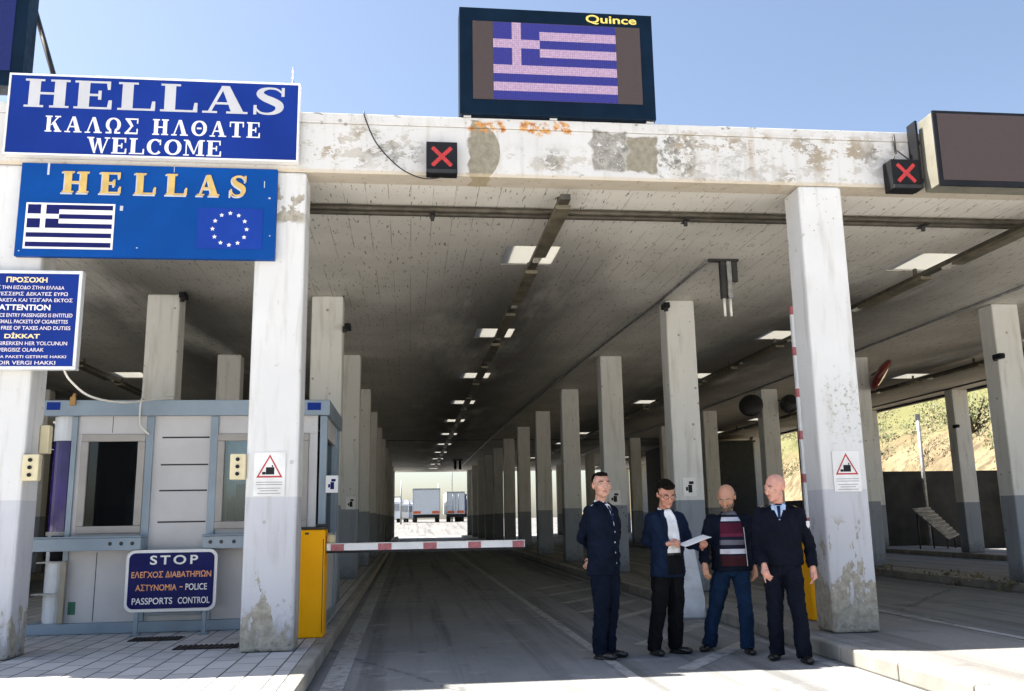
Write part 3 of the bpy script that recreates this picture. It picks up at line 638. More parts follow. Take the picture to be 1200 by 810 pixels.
t = thing('stop_sign', (-2.6, 10.62, .15), 'navy STOP police passports control sign with white rim before the booth', 'sign')
sx0, sx1, sz0, sz1, sy = -3.115, -2.135, .40, 1.065, 10.60
def rrect(x0, x1, z0, z1, r, y): return [(cx+r*math.cos(R(a)), y, cz+r*math.sin(R(a))) for cx, cz, a0 in ((x1-r, z1-r, 0), (x0+r, z1-r, 90), (x0+r, z0+r, 180), (x1-r, z0+r, 270)) for a in range(a0, a0+91, 18)]
mb = MB(); mb.prism(rrect(sx0, sx1, sz0, sz1, .09, sy+.03), (0, -.03, 0)); mb.build('rim', M_white, t)
mb = MB(); mb.prism(rrect(sx0+.032, sx1-.032, sz0+.032, sz1-.032, .065, sy-.0004), (0, -.006, 0)); mb.build('panel', M_blue3, t)
y_ = sy-.0085
for q in (('STOP', -2.86, -2.345, .905, 1.005, M_white, .02, 1.35), ('\u0395\u039b\u0395\u0393\u03a7\u039f\u03a3 \u0394\u0399\u0391\u0392\u0391\u03a4\u0397\u03a1\u0399\u03a9\u039d', -3.05, -2.195, .765, .835, M_orange, .012, 1), ('\u0391\u03a3\u03a4\u03a5\u039d\u039f\u039c\u0399\u0391', -3.0, -2.56, .625, .695, M_orange, .012, 1),
          ('-', -2.53, -2.495, .655, .667, M_orange, 0, 1), ('POLICE', -2.465, -2.235, .625, .695, M_white, .012, 1), ('PASSPORTS', -3.03, -2.60, .48, .55, M_white, .012, 1), ('CONTROL', -2.54, -2.20, .48, .55, M_white, .012, 1)):
    mb = MB(); sans(mb, q[0], *q[1:5], y_, *q[5:]); mb.build('lettering', None, t)
mb = MB()
for x in (-2.99, -2.26): mb.box(x-.02, x+.02, sy+.031, sy+.07, .15, 1.0); mb.box(x-.05, x+.05, sy+.0, sy+.12, .151, .165)
mb.build('stand', M_bframe, t)

# switch boxes, notices on columns
def switchbox(loc, rz, label):
    t = thing('switch_box', loc, label, 'switch box', 'beige switch boxes'); x, y, z = loc
    mb = MB(); mb.box(x-.075, x+.075, y-.09, y, z, z+.25); mb.build('case', M_beige, t, bevel=.012)
    mb = MB()
    for k in range(3): mb.tube([(x, y-.0905, z+.055+.07*k), (x, y-.105, z+.055+.07*k)], .019, 10)
    mb.build('button', M_black, t)
    t.rotation_euler = (0, 0, rz); return t
switchbox((-3.56, 9.04, 1.768), 0, 'beige three button switch box on the leftmost column')
switchbox((-1.655, 9.05, 1.758), 0, 'beige three button switch box peeking out left of the STOP side column')
t = thing('junction_box', (-3.57, 9.36, 2.05), 'small beige junction box behind the leftmost column', 'junction box')
mb = MB(); mb.box(-3.634, -3.545, 9.30, 9.40, 2.05, 2.33); mb.build('case', M_beige, t, bevel=.01); mb = MB(); mb.box(-3.62, -3.56, 9.294, 9.299, 2.08, 2.30); mb.build('lid', M_beige, t)
def hazard(x, z, label, tilt=0):
    y = D0-.004; t = thing('hazard_notice', (x, y, z), label, 'notice', 'warning notices on the front columns'); w, h = .30, .42
    mb = MB(); mb.box(x-w/2, x+w/2, y-.004, y, z, z+h); mb.build('panel', M('notice_white', (.72, .72, .72), .5), t)
    mb = MB(); A, B, C = (x, z+h-.02), (x-.125, z+.175), (x+.125, z+.175); c = Vector((x, 0, z+.25)); k = .8
    def sh(q): return (x+(q[0]-x)*k, z+.255+(q[1]-z-.255)*k)
    for p, q in ((A, B), (B, C), (C, A)):
        mb.prism([(p[0], y-.0045, p[1]), (q[0], y-.0045, q[1]), (sh(q)[0], y-.0045, sh(q)[1]), (sh(p)[0], y-.0045, sh(p)[1])], (0, -.0015, 0))
    mb.build('triangle', M('notice_red', (.42, .03, .04), .5), t)
    mb = MB(); mb.box(x-.035, x+.045, y-.006, y-.0045, z+.205, z+.275); mb.box(x-.07, x-.037, y-.006, y-.0045, z+.205, z+.23); mb.box(x+.02, x+.032, y-.006, y-.0045, z+.277, z+.295); mb.build('pictogram', M_black, t)
    mb = MB()
    for k_, (a, zz) in enumerate(((.125, .128), (.125, .105), (.11, .07), (.085, .045), (.11, .02))): mb.box(x-a, x+a, y-.0055, y-.0045, z+zz, z+zz+.006)
    mb.build('text_lines', M('notice_ink', (.20, .20, .23), .6), t)
hazard(-1.355, 1.60, 'white notice with red warning triangle on the front column by the barrier')
hazard(4.555, 1.565, 'white notice with red warning triangle on the front column behind the bald officer')
def plate(x, y, z, w, h, col, label, rot=0):
    t = thing('notice_plate', (x, y, z), label, 'notice', 'small notice plates'); mb = MB(); mb.box(x-w/2, x+w/2, y-.012, y, z, z+h); mb.build('panel', M_white, t)
    mb = MB(); mb.box(x-w*.12, x+w*.18, y-.014, y-.0125, z+h*.2, z+h*.62, col); mb.box(x-w*.3, x-w*.14, y-.014, y-.0125, z+h*.3, z+h*.5, col); mb.box(x-w*.05, x+w*.3, y-.014, y-.0125, z+h*.65, z+h*.8, col); mb.build('pictogram', None, t)
plate(-.913, 10.885, 1.68, .145, .20, M_blue3, 'white plate with blue pictogram at the booth corner above the barrier')
plate(-1.24, D0+2*S-.002, 1.585, .2, .27, M_black, 'small white notice on the third column left of the lane')
plate(4.53, D0+S-.002, 1.65, .22, .3, M_black, 'small white notice on a column behind the man with glasses')
plate(4.50, D0+2*S-.002, 1.60, .26, .31, M_black, 'small white notice on the column beside the first officer')

# ------------------------------------------------------------------ barriers
def barrier(x0, x1, y0, z1, label):
    t = thing('boom_barrier', ((x0+x1)/2, y0, .15), label, 'barrier', 'road barriers')
    mb = MB(); mb.box(x0, x1, y0, y0+.34, .15, z1); mb.build('cabinet', M_amber, t, bevel=.012)
    mb = MB(); mb.box(x0-.01, x1+.01, y0-.01, y0+.35, z1+.002, z1+.03); mb.box(x0+.16, x1+.02, y0+.05, y0+.2, z1+.031, z1+.06); mb.build('cap', M_dark, t, bevel=.006)
    mb = MB(); mb.box(x1-.02, x1-.012, y0-.003, y0-.0005, .2, z1-.1); mb.box(x0+.05, x0+.09, y0-.004, y0-.0005, z1-.05, z1-.03); mb.build('door_seam', M_seam, t)
    return t
t = barrier(-1.157, -.895, 9.95, 1.262, 'orange barrier cabinet with striped boom lowered across the lane')
mb = MB(); mb.box(-.885, 1.272, 10.04, 10.085, 1.036, 1.062); mb.box(-.885, 1.272, 10.047, 10.085, 1.0622, 1.072); mb.box(-.885, 1.272, 10.04, 10.085, 1.0722, 1.105); mb.box(-.885, 1.272, 10.03, 10.09, 1.106, 1.112)
arm = mb.build('arm', M_boom, t)
for a, b in ((-.84, -.70), (-.335, -.19), (.155, .30), (.645, .785), (1.135, 1.262)): mb = MB(); mb.box(a, b, 10.034, 10.0395, 1.034, 1.103); mb.build('reflector', M_red, arm)
mb = MB(); mb.box(-.885, 1.272, 10.045, 10.08, 1.008, 1.035); mb.build('edge_strip', M_black, arm)
mb = MB(); mb.box(-.893, -.80, 10.09, 10.2, 1.02, 1.20); mb.ico((-.84, 10.06, 1.16), (.05, .03, .05)); mb.build('hinge', M_beige, t, bevel=.01)
t = barrier(4.57, 4.80, 10.10, 1.20, 'orange barrier cabinet behind the right front column with its boom raised')
mb = MB(); mb.box(4.548, 4.588, 10.03, 10.07, 1.0, 3.75); arm = mb.build('arm', M_boom, t)
for k in range(6): mb = MB(); mb.box(4.545, 4.591, 10.026, 10.074, 1.25+.5*k-.05, 1.25+.5*k+.05); mb.build('reflector', M_red, arm)

# ------------------------------------------------------------------ ceiling services
t = thing('cable_tray', (0, 10.0, H-.12), 'double pipe run crossing the ceiling just behind the fascia', 'pipe run')
mb = MB()
mb.tube([(-16, 9.93, H-.05), (16.5, 9.93, H-.05)], .035, 8); mb.build('pipe', M_tray, t)
mb = MB(); mb.tube([(-16, 10.06, H-.055), (16.5, 10.06, H-.055)], .04, 8); mb.build('pipe', M_tray, t)
mb = MB()
for i in range(11): x = -15+3.05*i; mb.box(x-.03, x+.03, 9.88, 10.12, H-.10, H-.092); mb.box(x-.02, x+.02, 10.0, 10.03, H-.16, H-.1)
mb.build('clamp', M_dark, t)
M_lum = M('luminaire_shell', (.13, .115, .08), .5, .2, var=.3)
M_tube = M('lamp_diffuser', (.60, .58, .52), .25)
def trunk(x, label, y0=9.15, n=19):
    t = thing('light_trunk', (x, y0, H-.2), label, 'light fitting', 'light trunks under the canopy')
    mb = MB(); mb.box(x-.055, x+.055, y0, y0+2.66*n, H-.18, H-.115); 
    for i in range(n): mb.box(x-.02, x+.02, y0+.4+2.66*i, y0+.45+2.66*i, H-.115, H)
    mb.build('rail', M_tray, t)
    for i in range(n):
        a = y0+.15+2.66*i
        mb = MB(); mb.box(x-.085, x+.085, a, a+1.9, H-.235, H-.182); f = mb.build('luminaire', M_lum, t, bevel=.006)
        mb = MB(); mb.box(x-.045, x+.045, a+1.92, a+2.2, H-.215, H-.182); mb.build('end_cap', M_tube, f)
    return t
trunk(1.68, 'dark light trunk running down the ceiling above the barrier lane')
trunk(7.55, 'dark light trunk on the ceiling of the second lane right of the men')
trunk(13.45, 'dark light trunk on the ceiling of the lane nearest the hillside', 14)
trunk(-7.1, 'dark light trunk on the ceiling behind the booth', 9.15, 14)
mb = MB(); mb.tube([(4.22, 11.92, H-.02), (4.22, 12.5, H-.02), (4.2, 14.2, H-.02), (4.0, 20, H-.02), (3.75, 30, H-.02), (3.5, 66, H-.02)], .022, 6); tag(mb.build('conduit', M_galv), 'thin conduit along the ceiling above the right hand columns', 'conduit')
mb = MB(); mb.tube([(9.9, 11.92, H-.02), (10.0, 20, H-.02), (10.05, 66, H-.02)], .022, 6); tag(mb.build('conduit', M_galv), 'thin conduit along the ceiling above the columns by the round mirrors', 'conduit')
mb = MB(); mb.tube([(11.2, 13.0, H-.02), (15.9, 14.4, H-.02), (16.0, 30, H-.02)], .02, 6); tag(mb.build('conduit', M_dark), 'dark conduit crossing the ceiling toward the hillside columns', 'conduit')
t = thing('lane_scanner', (4.45, 11.9, 4.1), 'grey twin tube lane scanner hanging from the ceiling beside the right column', 'scanner')
mb = MB(); mb.box(4.22, 4.66, 11.86, 11.95, H-.035, H-.003); mb.box(4.56, 4.64, 11.88, 11.93, H-.33, H-.036); mb.build('bracket', M_dark, t)
mb = MB(); mb.box(4.385, 4.455, 11.86, 11.95, 4.36, 4.90); mb.build('sensor_body', M_dark, t, bevel=.01)
mb = MB(); mb.box(4.475, 4.545, 11.85, 11.95, 4.36, 4.90); mb.build('sensor_body', M_galv, t, bevel=.01)
mb = MB(); mb.tube([(4.425, 11.9, 4.36), (4.425, 11.9, 4.10)], .02); mb.tube([(4.515, 11.9, 4.36), (4.515, 11.9, 4.10)], .02); mb.build('probe', M_white, t)
def camera_unit(x, y, z, dx, label):
    t = thing('security_camera', (x, y, z), label, 'camera', 'security cameras on the columns')
    mb = MB(); mb.tube([(x, y, z), (x+.10*dx, y-.06, z)], .015, 6); mb.box(x-.03, x+.03, y-.005, y+.04, z-.05, z+.05); mb.build('bracket', M_dark, t)
    mb = MB(); mb.box(x+.06*dx-.05, x+.06*dx+.05, y-.26, y-.05, z-.045, z+.045); mb.tube([(x+.06*dx, y-.29, z), (x+.06*dx, y-.26, z)], .035, 10); mb.build('body', M_black, t, bevel=.01)
camera_unit(4.29, D0+S-.01, 4.78, -1, 'small black camera at the top of the second column behind the men')
camera_unit(-1.05, D0+S-.01, 4.38, 1, 'small black camera on the column behind the booth')
camera_unit(10.15, D0+S-.01, 3.95, -1, 'small black camera on the big column at the right edge')
camera_unit(-3.60, D0+S-.01, 4.86, 1, 'small black camera at the top of the column left of the booth')
camera_unit(16.1, D0+3*S-.01, 3.80, -1, 'small black camera on the column before the hillside')
def mirror(c, yaw, tilt, rad, label, post, shell):
    t = thing('convex_mirror', c, label, 'mirror', 'round traffic mirrors'); rot = Matrix.Translation(c) @ Euler((tilt, 0, yaw)).to_matrix().to_4x4()
    mb = MB(); n = 24; prof = [(0, 0, .0), (rad*.5, .0, .0)]
    rings = [(rad*1.06, .0), (rad*1.08, .05), (rad*.9, .10), (rad*.45, .15), (.001, .16)]
    def lathe(mb, rings):
        L = [[mb.bm.verts.new(rot @ Vector((r*math.cos(2*math.pi*i/n), y, r*math.sin(2*math.pi*i/n)))) for i in range(n)] for r, y in rings]
        for A, B in zip(L, L[1:]):
            for i in range(n): f = mb.bm.faces.new((A[i], A[(i+1) % n], B[(i+1) % n], B[i])); f.smooth = True
    lathe(mb, [(rad*.97, .012), (rad*.97, -.04)]+rings[0:]); mb.build('shell', shell, t)
    mb = MB(); lathe(mb, [(rad*.965, .005), (rad*.8, -.02), (rad*.55, -.045), (rad*.25, -.06), (.001, -.065)]); mb.build('glass', M_mirror, t)
    mb = MB(); mb.tube([rot @ Vector((0, .15, 0)), post], .025, 8); mb.build('arm', M_dark, t)
mirror((10.78, 19.2, 4.42), R(64), R(34), .38, 'red rimmed round traffic mirror catching light beside the right front column', (10.75, 19.6, 4.5), M_mred)
mirror((9.75, 24.6, 4.40), R(150), R(20), .32, 'dark round traffic mirror under the ceiling between the second and front columns', (10.2, 24.9, 4.6), M_dark)
mirror((10.9, 24.6, 4.45), R(140), R(15), .26, 'dark round traffic mirror partly hidden by the right front column', (10.7, 24.9, 4.6), M_dark)

# ------------------------------------------------------------------ things under and beyond the canopy
def grate(x0, x1, y0, y1, label):
    t = thing('drain_grate', ((x0+x1)/2, y0, .147), label, 'drain grate', 'drain grates in the tiles')
    mb = MB(); mb.box(x0, x1, y0, y1, .147, .152); mb.build('pit', M_black, t)
    mb = MB(); n = 12
    for i in range(n): a = x0+.01+(x1-x0-.02)*i/n; mb.box(a, a+.018, y0+.01, y1-.01, .1525, .160)
    mb.build('bars', M('grate_iron', (.06, .05, .045), .7, .4), t)
grate(-2.92, -2.40, 10.12, 10.42, 'dark iron drain grate in the tiles under the STOP sign'); grate(-2.28, -1.66, 9.36, 9.66, 'dark iron drain grate in the tiles beside the front column')
g_w = [(3.62, 0), (3.93, 0), (3.925, .25), (3.80, 1.02), (3.70, 1.06), (3.66, 1.02), (3.60, .25)]
mb = MB(); mb.prism([(x, 11.95, z) for x, z in g_w], (0, .55, 0)); ob = mb.build('guard_block', M('guard_white', (.72, .74, .77), .7, var=.15, sc=5), bevel=.03)
tag(ob, 'white wedge shaped guard block on the road between the two men in jackets', 'guard block')
t = thing('cabinet', (5.15, 70.2, .15), 'brown utility cabinet far off at the end of the canopy', 'cabinet')
mb = MB(); mb.box(4.93, 5.40, 70, 70.4, .16, 1.54); mb.build('case', M_brown, t, bevel=.01); mb = MB(); mb.box(4.95, 5.38, 69.985, 69.998, .3, 1.48); mb.build('door', M_brown, t)
mb = MB(); mb.box(-17.3, -17.01, 11, 69, 0, H-.01); tag(mb.build('added_side_wall', M_wallc, bevel=.01), 'long dark wall added unseen along the left side of the canopy to darken the interior', 'wall')  # unseen wall, added to keep side light out of the canopy
# dark walls on the right
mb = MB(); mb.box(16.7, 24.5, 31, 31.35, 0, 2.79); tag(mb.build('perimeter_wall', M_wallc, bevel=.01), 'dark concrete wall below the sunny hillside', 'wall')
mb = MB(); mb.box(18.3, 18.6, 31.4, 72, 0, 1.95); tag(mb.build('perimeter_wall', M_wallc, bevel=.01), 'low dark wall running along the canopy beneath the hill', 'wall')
t = thing('inspection_shed', (15, 40, 0), 'dark inspection shed standing under the canopy behind the two men at right', 'shed')
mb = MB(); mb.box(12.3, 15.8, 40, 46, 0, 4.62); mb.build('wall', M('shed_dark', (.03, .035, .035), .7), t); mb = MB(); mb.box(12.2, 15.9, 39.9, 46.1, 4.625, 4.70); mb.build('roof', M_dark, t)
mb = MB(); mb.box(13.2, 14.6, 39.98, 39.998, .02, 3.2); mb.build('shutter', M_dark, t)
t = thing('sheet_rack', (17, 28, .15), 'tilted ribbed metal sheet on a low frame before the dark wall', 'rack')
mb = MB(); mb.hexa([(16.3, 28, 1.40), (17.05, 28.2, 1.42), (17.95, 28.2, .56), (17.45, 28, .40), (16.3, 27.96, 1.43), (17.05, 28.16, 1.45), (17.95, 28.16, .59), (17.45, 27.96, .43)]); sh = mb.build('sheet', M_rust, t)
mb = MB()
for k in range(9):
    u = k/8; a = Vector((16.3, 27.95, 1.435)).lerp(Vector((17.45, 27.95, .435)), u); b = Vector((17.05, 28.15, 1.455)).lerp(Vector((17.95, 28.15, .595)), u); mb.tube([a, b], .018, 6)
mb.build('ribs', M_galv, sh)
for p in ((16.5, 28.05, 1.25), (17.1, 28.25, 1.32), (17.45, 28.05, .45), (17.85, 28.25, .62)):
    mb = MB(); mb.tube([(p[0], p[1], .146), p], .025, 6); mb.build('leg', M_dark, t)
def post(x, y, h, label):
    t = thing('fence_post', (x, y, 0), label, 'post', 'posts by the hillside'); mb = MB(); mb.tube([(x, y, 0), (x, y, h)], .07, 8); mb.build('pole', M_galv, t); mb = MB(); mb.box(x-.1, x+.1, y-.02, y+.02, h, h+.25); mb.build('cap', M_galv, t)
post(18.45, 30.7, 4.6, 'thin grey post standing before the sunny hillside left of the column'); post(21.4, 30.7, 4.9, 'thin grey post before the sunny hillside at the right column')
post(22.6, 84, 6, 'thin grey post far off by the hillside beyond the canopy')

# ------------------------------------------------------------------ hill
def hz(x, y):
    t = x-21.5-(.06*(y-31) if y > 31 else 0)-1.2*noise.noise(Vector((y*.11, 3, 0)))
    if t <= 0: return 0
    b = 6.0*(1-math.exp(-t/2.6)); c = .42*max(0, t-3)
    return (b+c)*(1+.22*noise.noise(Vector((x*.22, y*.16, 1))))+.35*noise.noise(Vector((x*.8, y*.8, 5)))*min(1, t)
def mat_hill():
    g = G('hill_soil'); p = g.pos(); x, y, z = g.xyz(p); n = g.noise(p, .5, 7.); n2 = g.noise(g.scale(p, (1, 1, .35)), 1.6, 6., .65)
    col = g.mix(g.mr(n, .35, .65), (.14, .105, .055), (.21, .17, .10))
    n4 = g.noise(g.scale(p, (2.2, 2.2, 1.1)), 1., 8., .72); col = g.mix(g.mr(n4, .50, .62, 0, .75), col, (.055, .05, .025)); col = g.mix(g.mr(n2, .5, .66, 0, .8), col, (.07, .052, .028))
    zz = g.math('ADD', z, g.math('MULTIPLY', g.math('SUBTRACT', n, .5), 4.)); col = g.mix(g.mr(zz, 4., 6.5, 0, .8), col, (.10, .11, .035))
    g.bump(n2, .8, .12); return g.out(col, .95)
mb = MB(); xs_ = [20+i*.8 for i in range(52)]; ys_ = [6+j*1.6 for j in range(95)]
gv = [[mb.bm.verts.new((x, y, hz(x, y)-.03)) for x in xs_] for y in ys_]
for j in range(len(ys_)-1):
    for i in range(len(xs_)-1): mb.bm.faces.new((gv[j][i], gv[j][i+1], gv[j+1][i+1], gv[j+1][i])).smooth = True
struct(mb.build('hill', mat_hill()))
def leafmat(name, c):
    g = G(name); p = g.pos(); n = g.noise(p, 2.5, 4.); g.put(g.b.inputs['Base Color'], g.mix(g.mr(n, .3, .7), V3(c, .65), V3(c, 1.4))); g.b.inputs['Roughness'].default_value = .7; return g.m
ML1, ML2 = leafmat('scrub_green', (.085, .10, .035)), leafmat('scrub_dry', (.15, .125, .065))
def leaves(mb, c, rad, n, m, sz=.09, rng=random):
    for _ in range(n):
        d = Vector((rng.gauss(0, 1), rng.gauss(0, 1), rng.gauss(0, 1))); d = d.normalized()*(rng.random()**.45)
        p = Vector(c)+Vector((d.x*rad[0], d.y*rad[1], abs(d.z)*rad[2])); a = Vector((rng.uniform(-1, 1), rng.uniform(-1, 1), rng.uniform(-1, 1))).normalized(); b = a.orthogonal().normalized()*sz*rng.uniform(.6, 1.5); a = a*sz*rng.uniform(.5, 1.1)
        mb.quad([p-a-b*.3, p+b, p+a-b*.2, p-b*.7], m)
mb = MB(); rg = random.Random(3)
for k in range(420):
    y = rg.uniform(18, 130); x = 23.5+(.06*(y-31) if y > 31 else 0)+rg.random()**1.3*20; z = hz(x, y)
    if z < 3.2 and rg.random() < .8: continue
    r = rg.uniform(.5, 1.5); leaves(mb, (x, y, z-.1), (r, r, r*rg.uniform(.6, 1.3)), int(130*r), ML1 if rg.random() < .55 else ML2, .075, rg)
tag(mb.build('scrub', None), kind='stuff')
mb = MB()
for k in range(46): leaves(mb, (rg.uniform(9.95, 10.35) if k < 34 else rg.uniform(15.8, 16.1), rg.uniform(13, 19.5), .12 if k > 8 else .0), (.13, .16, .14), 14, ML2, .035, rg)
tag(mb.build('dry_weeds', None), kind='stuff')
def shrub(x, y, s, label, seed):
    rg = random.Random(seed); z = hz(x, y); t = thing('hill_shrub', (x, y, z), label, 'shrub', 'bigger shrubs on the hillside')
    mb = MB(); leaves(mb, (x, y, z+.3*s), (1.2*s, 1.2*s, 1.5*s), int(600*s), ML1, .08, rg); leaves(mb, (x+.6*s, y-.3*s, z+.1), (.8*s, .8*s, .9*s), int(250*s), ML2, .10, rg); mb.build('foliage', None, t)
    mb = MB()
    for k in range(5): a = k*1.26; mb.tube([(x, y, z-.1), (x+.3*s*math.cos(a), y+.3*s*math.sin(a), z+.7*s), (x+.6*s*math.cos(a), y+.6*s*math.sin(a), z+1.3*s)], [.05*s, .035*s, .015*s], 5)
    mb.build('stem', M('shrub_bark', (.10, .075, .05), .9), t)
shrub(24.2, 33.5, 1.1, 'green leafy shrub on the sunny hillside left of the thin post', 11); shrub(26.8, 35, 1.2, 'green and ochre shrub on the sunny hillside at the right edge', 12); shrub(25.5, 38, 1.2, 'taller green shrub on the hill crest behind the column', 13)

# ------------------------------------------------------------------ trucks beyond the exit
def trailer(x0, x1, y, label, z1, doors, side=None, rear=None):
    zb = far_z(y); t = thing('truck_trailer', ((x0+x1)/2, y, zb), label, 'truck', 'trucks parked beyond the canopy'); L = 12
    mb = MB(); mb.box(x0, x1, y, y+L, zb+.95, z1); mb.build('cargo_box', side or M_trk, t, bevel=.03)
    mb = MB(); mb.box(x0+.03, x1-.03, y-.03, y-.002, zb+1.0, z1-.05); d = mb.build('rear_door', rear or M_trk, t)
    mb = MB(); mb.box(x0-.03, x1+.03, y-.05, y-.031, z1-.16, z1+.03); mb.box(x0-.03, x0+.05, y-.05, y-.031, zb+.9, z1-.17); mb.box(x1-.05, x1+.03, y-.05, y-.031, zb+.9, z1-.17)
    if doors:
        c = (x0+x1)/2; mb.box(c-.02, c+.02, y-.05, y-.031, zb+1, z1-.17)
        for q in (c-.35, c+.35): mb.tube([(q, y-.06, zb+1), (q, y-.06, z1-.2)], .025, 6)
    mb.build('door_frame', M_galv, d)
    for a, b in ((x0+.1, x0+.95), (x1-.95, x1-.1)): mb = MB(); mb.box(a, b, y-.07, y-.032, zb+1.05, zb+1.35); mb.build('tail_light', M_tail, t)
    mb = MB(); mb.box(x0+.05, x1-.05, y-.02, y+.1, zb+.55, zb+.90); mb.build('bumper', M_black, t)
    mb = MB(); mb.box(x0+.5, x1-.5, y+.2, y+L-.3, zb+.7, zb+.94); mb.build('chassis', M_dark, t)
    for yy in (y+1.2, y+2.5):
        for xx in (x0+.05, x1-.55): mb = MB(); mb.tube([(xx, yy, zb+.5), (xx+.5, yy, zb+.5)], .5, 16); mb.build('wheel', M_tyre, t)
trailer(.42, 3.72, 111, 'white truck trailer with orange reflectors parked beyond the far exit', 5.05, False)
trailer(4.62, 6.85, 113, 'white two door truck trailer parked right of the larger one', 4.68, True)
def far_truck(x, y, s, label, hue):
    zb = far_z(y); t = thing('parked_truck', (x, y, zb), label, 'truck', 'trucks queued at the left beyond the exit')
    mb = MB(); mb.box(x-.9*s, x+.9*s, y+1.8, y+8, zb+.9, zb+3.2*s); mb.build('cargo_box', M_trk, t)
    mb = MB(); mb.hexa([(x-.9*s, y, zb+.5), (x+.9*s, y, zb+.5), (x+.9*s, y+1.7, zb+.5), (x-.9*s, y+1.7, zb+.5), (x-.85*s, y+.25, zb+2.7*s), (x+.85*s, y+.25, zb+2.7*s), (x+.85*s, y+1.7, zb+2.8*s), (x-.85*s, y+1.7, zb+2.8*s)]); cb = mb.build('cab', hue, t, bevel=.04)
    mb = MB(); mb.hexa([(x-.75*s, y-.0, zb+1.5*s), (x+.75*s, y-.0, zb+1.5*s), (x+.75*s, y+.1, zb+1.5*s), (x-.75*s, y+.1, zb+1.5*s), (x-.75*s, y+.13, zb+2.35*s), (x+.75*s, y+.13, zb+2.35*s), (x+.75*s, y+.22, zb+2.35*s), (x-.75*s, y+.22, zb+2.35*s)]); mb.build('windscreen', M_galv, cb)
    for xx in (x-.85*s, x+.5*s):
        for yy in (y+.9, y+5.5): mb = MB(); mb.tube([(xx, yy, zb+.45), (xx+.35*s, yy, zb+.45)], .45, 14); mb.build('wheel', M_tyre, t)
for q in ((-2.0, 118, 1.0, 'grey cabbed truck at the far left end of the queue', M_trk), (-.9, 124, .95, 'white truck second in the far queue', M_white), (.0, 130, .95, 'white truck third in the far queue', M_white), (-3.6, 122, 1.0, 'pale truck half hidden at the left edge of the exit', M_trk)): far_truck(*q)
trailer(6.0, 8.3, 119, 'blue truck trailer half hidden behind the two door trailer', 4.55, True, M_tblue, M_tblue)
def lamp(x, y, h, label, arm=1.6):
    zb = far_z(y); t = thing('lamp_post', (x, y, zb), label, 'lamp post', 'lamp posts beyond the exit'); mb = MB(); mb.tube([(x, y, zb), (x, y, zb+h)], [.1, .06], 8); mb.build('pole', M_galv, t)
    if arm: mb = MB(); mb.tube([(x, y, zb+h*.62), (x-arm, y, zb+h*.62)], .06, 6); mb.box(x-arm, x-arm*.4, y-.1, y+.1, zb+h*.62-.05, zb+h*.62+.06); mb.build('arm', M_galv, t)
lamp(-.95, 105, 5.0, 'grey post with a side arm beyond the exit'); lamp(5.6, 120, 9., 'thin tall lamp post behind the right trailer', 0); lamp(3.95, 125, 5.2, 'short lamp post between the two trailers', 0)
t = thing('overhead_signal', (2.9, 55, H-.6), 'small dark twin signal hanging from the ceiling near the far exit', 'signal')
mb = MB(); mb.box(2.7, 2.85, 55, 55.2, H-.62, H-.1); mb.box(3.0, 3.15, 55, 55.2, H-.62, H-.1); mb.build('housing', M_black, t); mb = MB(); mb.box(2.6, 3.25, 55.02, 55.12, H-.099, H-.01); mb.build('bracket', M_dark, t)
